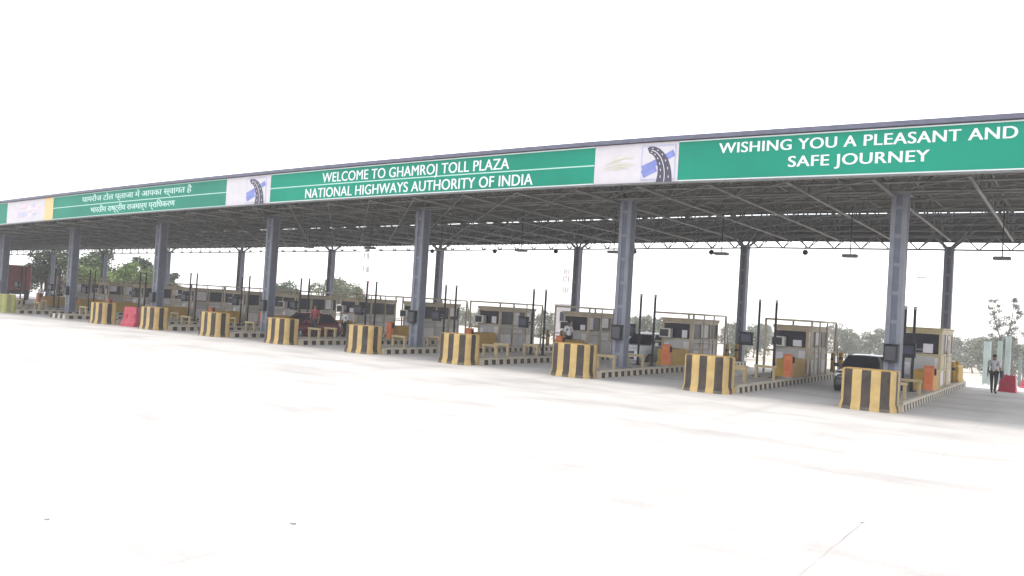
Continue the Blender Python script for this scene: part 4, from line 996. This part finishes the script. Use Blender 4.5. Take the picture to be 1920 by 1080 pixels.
def tall_tree(loc, top):
    t = empty('tall_tree', 'tall sparse tree with two forked leaders above the pale green panels', 'tree', loc, 0)
    rg = random.Random(11); b = MB()
    e1, e2 = Vector(rr), Vector((0, 0, 1)); e1.z = 0; e1.normalize()
    def P(a, z): return e1*a+e2*z
    b.tube([P(0, 0), P(.05, top*.35), P(0, top*.5)], [.16, .12, .10], 8)
    L1 = [P(0, top*.5), P(-.7, top*.66), P(-1.25, top*.80), P(-1.35, top*.97)]; L2 = [P(0, top*.5), P(.5, top*.64), P(.85, top*.8), P(.95, top*.99)]
    b.tube(L1, [.09, .07, .05, .02], 7); b.tube(L2, [.09, .07, .05, .02], 7)
    CL = []
    for (L_, n_) in ((L1, 17), (L2, 19)):
        for i in range(n_):
            u_ = .12+.88*i/(n_-1); q = u_*(len(L_)-1); j = min(len(L_)-2, int(q)); c0 = L_[j].lerp(L_[j+1], q-j)
            off = Vector((rg.gauss(0, .55), rg.gauss(0, .55), rg.gauss(.05, .22)))*(1.05-.55*u_)
            off = e1*off.x+Vector((e1.y, -e1.x, 0))*off.y+e2*off.z
            CL.append((c0+off, rg.uniform(.30, .52)*(1.1-.4*u_))); b.tube([c0-Vector((0, 0, .3)), c0+off*.5, c0+off], [.03, .02, .008], 5)
    for i in range(9): CL.append((P(rg.uniform(-.7, .8), top*rg.uniform(.44, .58)), rg.uniform(.35, .5)))
    b.build('trunk', M_BARK, t)
    m = MB()
    for (c0, rad) in CL:
        for k in range(95):
            p = c0+Vector((rg.gauss(0, .55), rg.gauss(0, .55), rg.gauss(0, .45)))*rad
            u = Vector((rg.gauss(0, 1), rg.gauss(0, 1), rg.gauss(0, .7))).normalized(); v = u.cross(Vector((rg.gauss(0, 1), rg.gauss(0, 1), rg.gauss(0, 1)))).normalized(); s_ = .11*rg.uniform(.6, 1.3)
            m.add([p-u*s_, p+v*s_*.45, p+u*s_, p-v*s_*.45], [(0, 1, 2, 3)])
    m.build('crown', M_HAZEDL2, t)
p = at_depth(1886, 560, 100); z = gz(p.x, p.y); tall_tree((p.x, p.y, z), 6.9-z)
# low shrubs along the far edge of the plaza
for i, (px, d, h) in enumerate([(1385, 84, 1.5), (1640, 90, 1.6), (1585, 88, 1.3), (1850, 92, 1.8), (1900, 90, 1.6), (1815, 95, 1.4), (1205, 82, 1.5)]):
    p = at_depth(px, 640, d)
    tree('shrub', 'low dusty shrub '+['left of the second booth poles', 'right of the dark car roof', 'behind the dark car', 'behind the walking man', 'at the right picture edge', 'behind the yellow bollards of the cream booth', 'left of the third booth from right'][i], 'shrub', (p.x, p.y, gz(p.x, p.y)), h, h*2.0, .1, M_LEAFO, 120+i, 900, .16, 7, 'shrubs at the plaza edge')

# small litter on the near concrete
for i, (px, py, s_) in enumerate([(88, 974, .022), (550, 982, .026), (1617, 980, .018)]):
    d = f+rr*((px-960)/FPX)-uu*((py-540)/FPX); p = Vector((0, 0, CAM_H))+d*(-CAM_H/d.z)
    b = MB(); rg = random.Random(i); rings = []
    for k in range(5):
        a = -math.pi/2+math.pi*k/4; rings.append([((s_*1.6*math.cos(a)+.003)*math.cos(q)*rg.uniform(.8, 1.2), (s_*math.cos(a)+.003)*math.sin(q)*rg.uniform(.8, 1.2), s_*.45*(1+math.sin(a))) for q in [2*math.pi*j/8 for j in range(8)]])
    b.loft(rings); o = b.build('stone', M_GREYW, None, (p.x, p.y, .0)); tag(o, 'small stone lying on the bright concrete '+['at far left', 'left of centre', 'beside a slab joint at right'][i], 'stone', 'stones on the concrete')

# ------------------------------------------------------------------ haze
b = MB(); b.box(-1700, 1600, -260, 1800, -6.3, 30)
hz = b.build('haze', M_GREYW); hz.data.materials.clear(); tag(hz, 'thin pale haze over the plaza and the fields behind', 'haze', kind='stuff')
hm = bpy.data.materials.new('haze_air'); hm.use_nodes = True; t = hm.node_tree; t.nodes.remove(t.nodes['Principled BSDF'])
pv = t.nodes.new('ShaderNodeVolumePrincipled'); pv.inputs['Color'].default_value = (.95, .95, .97, 1); pv.inputs['Density'].default_value = .0008; pv.inputs['Anisotropy'].default_value = .0
t.links.new(pv.outputs[0], t.nodes['Material Output'].inputs['Volume']); hz.data.materials.append(hm)
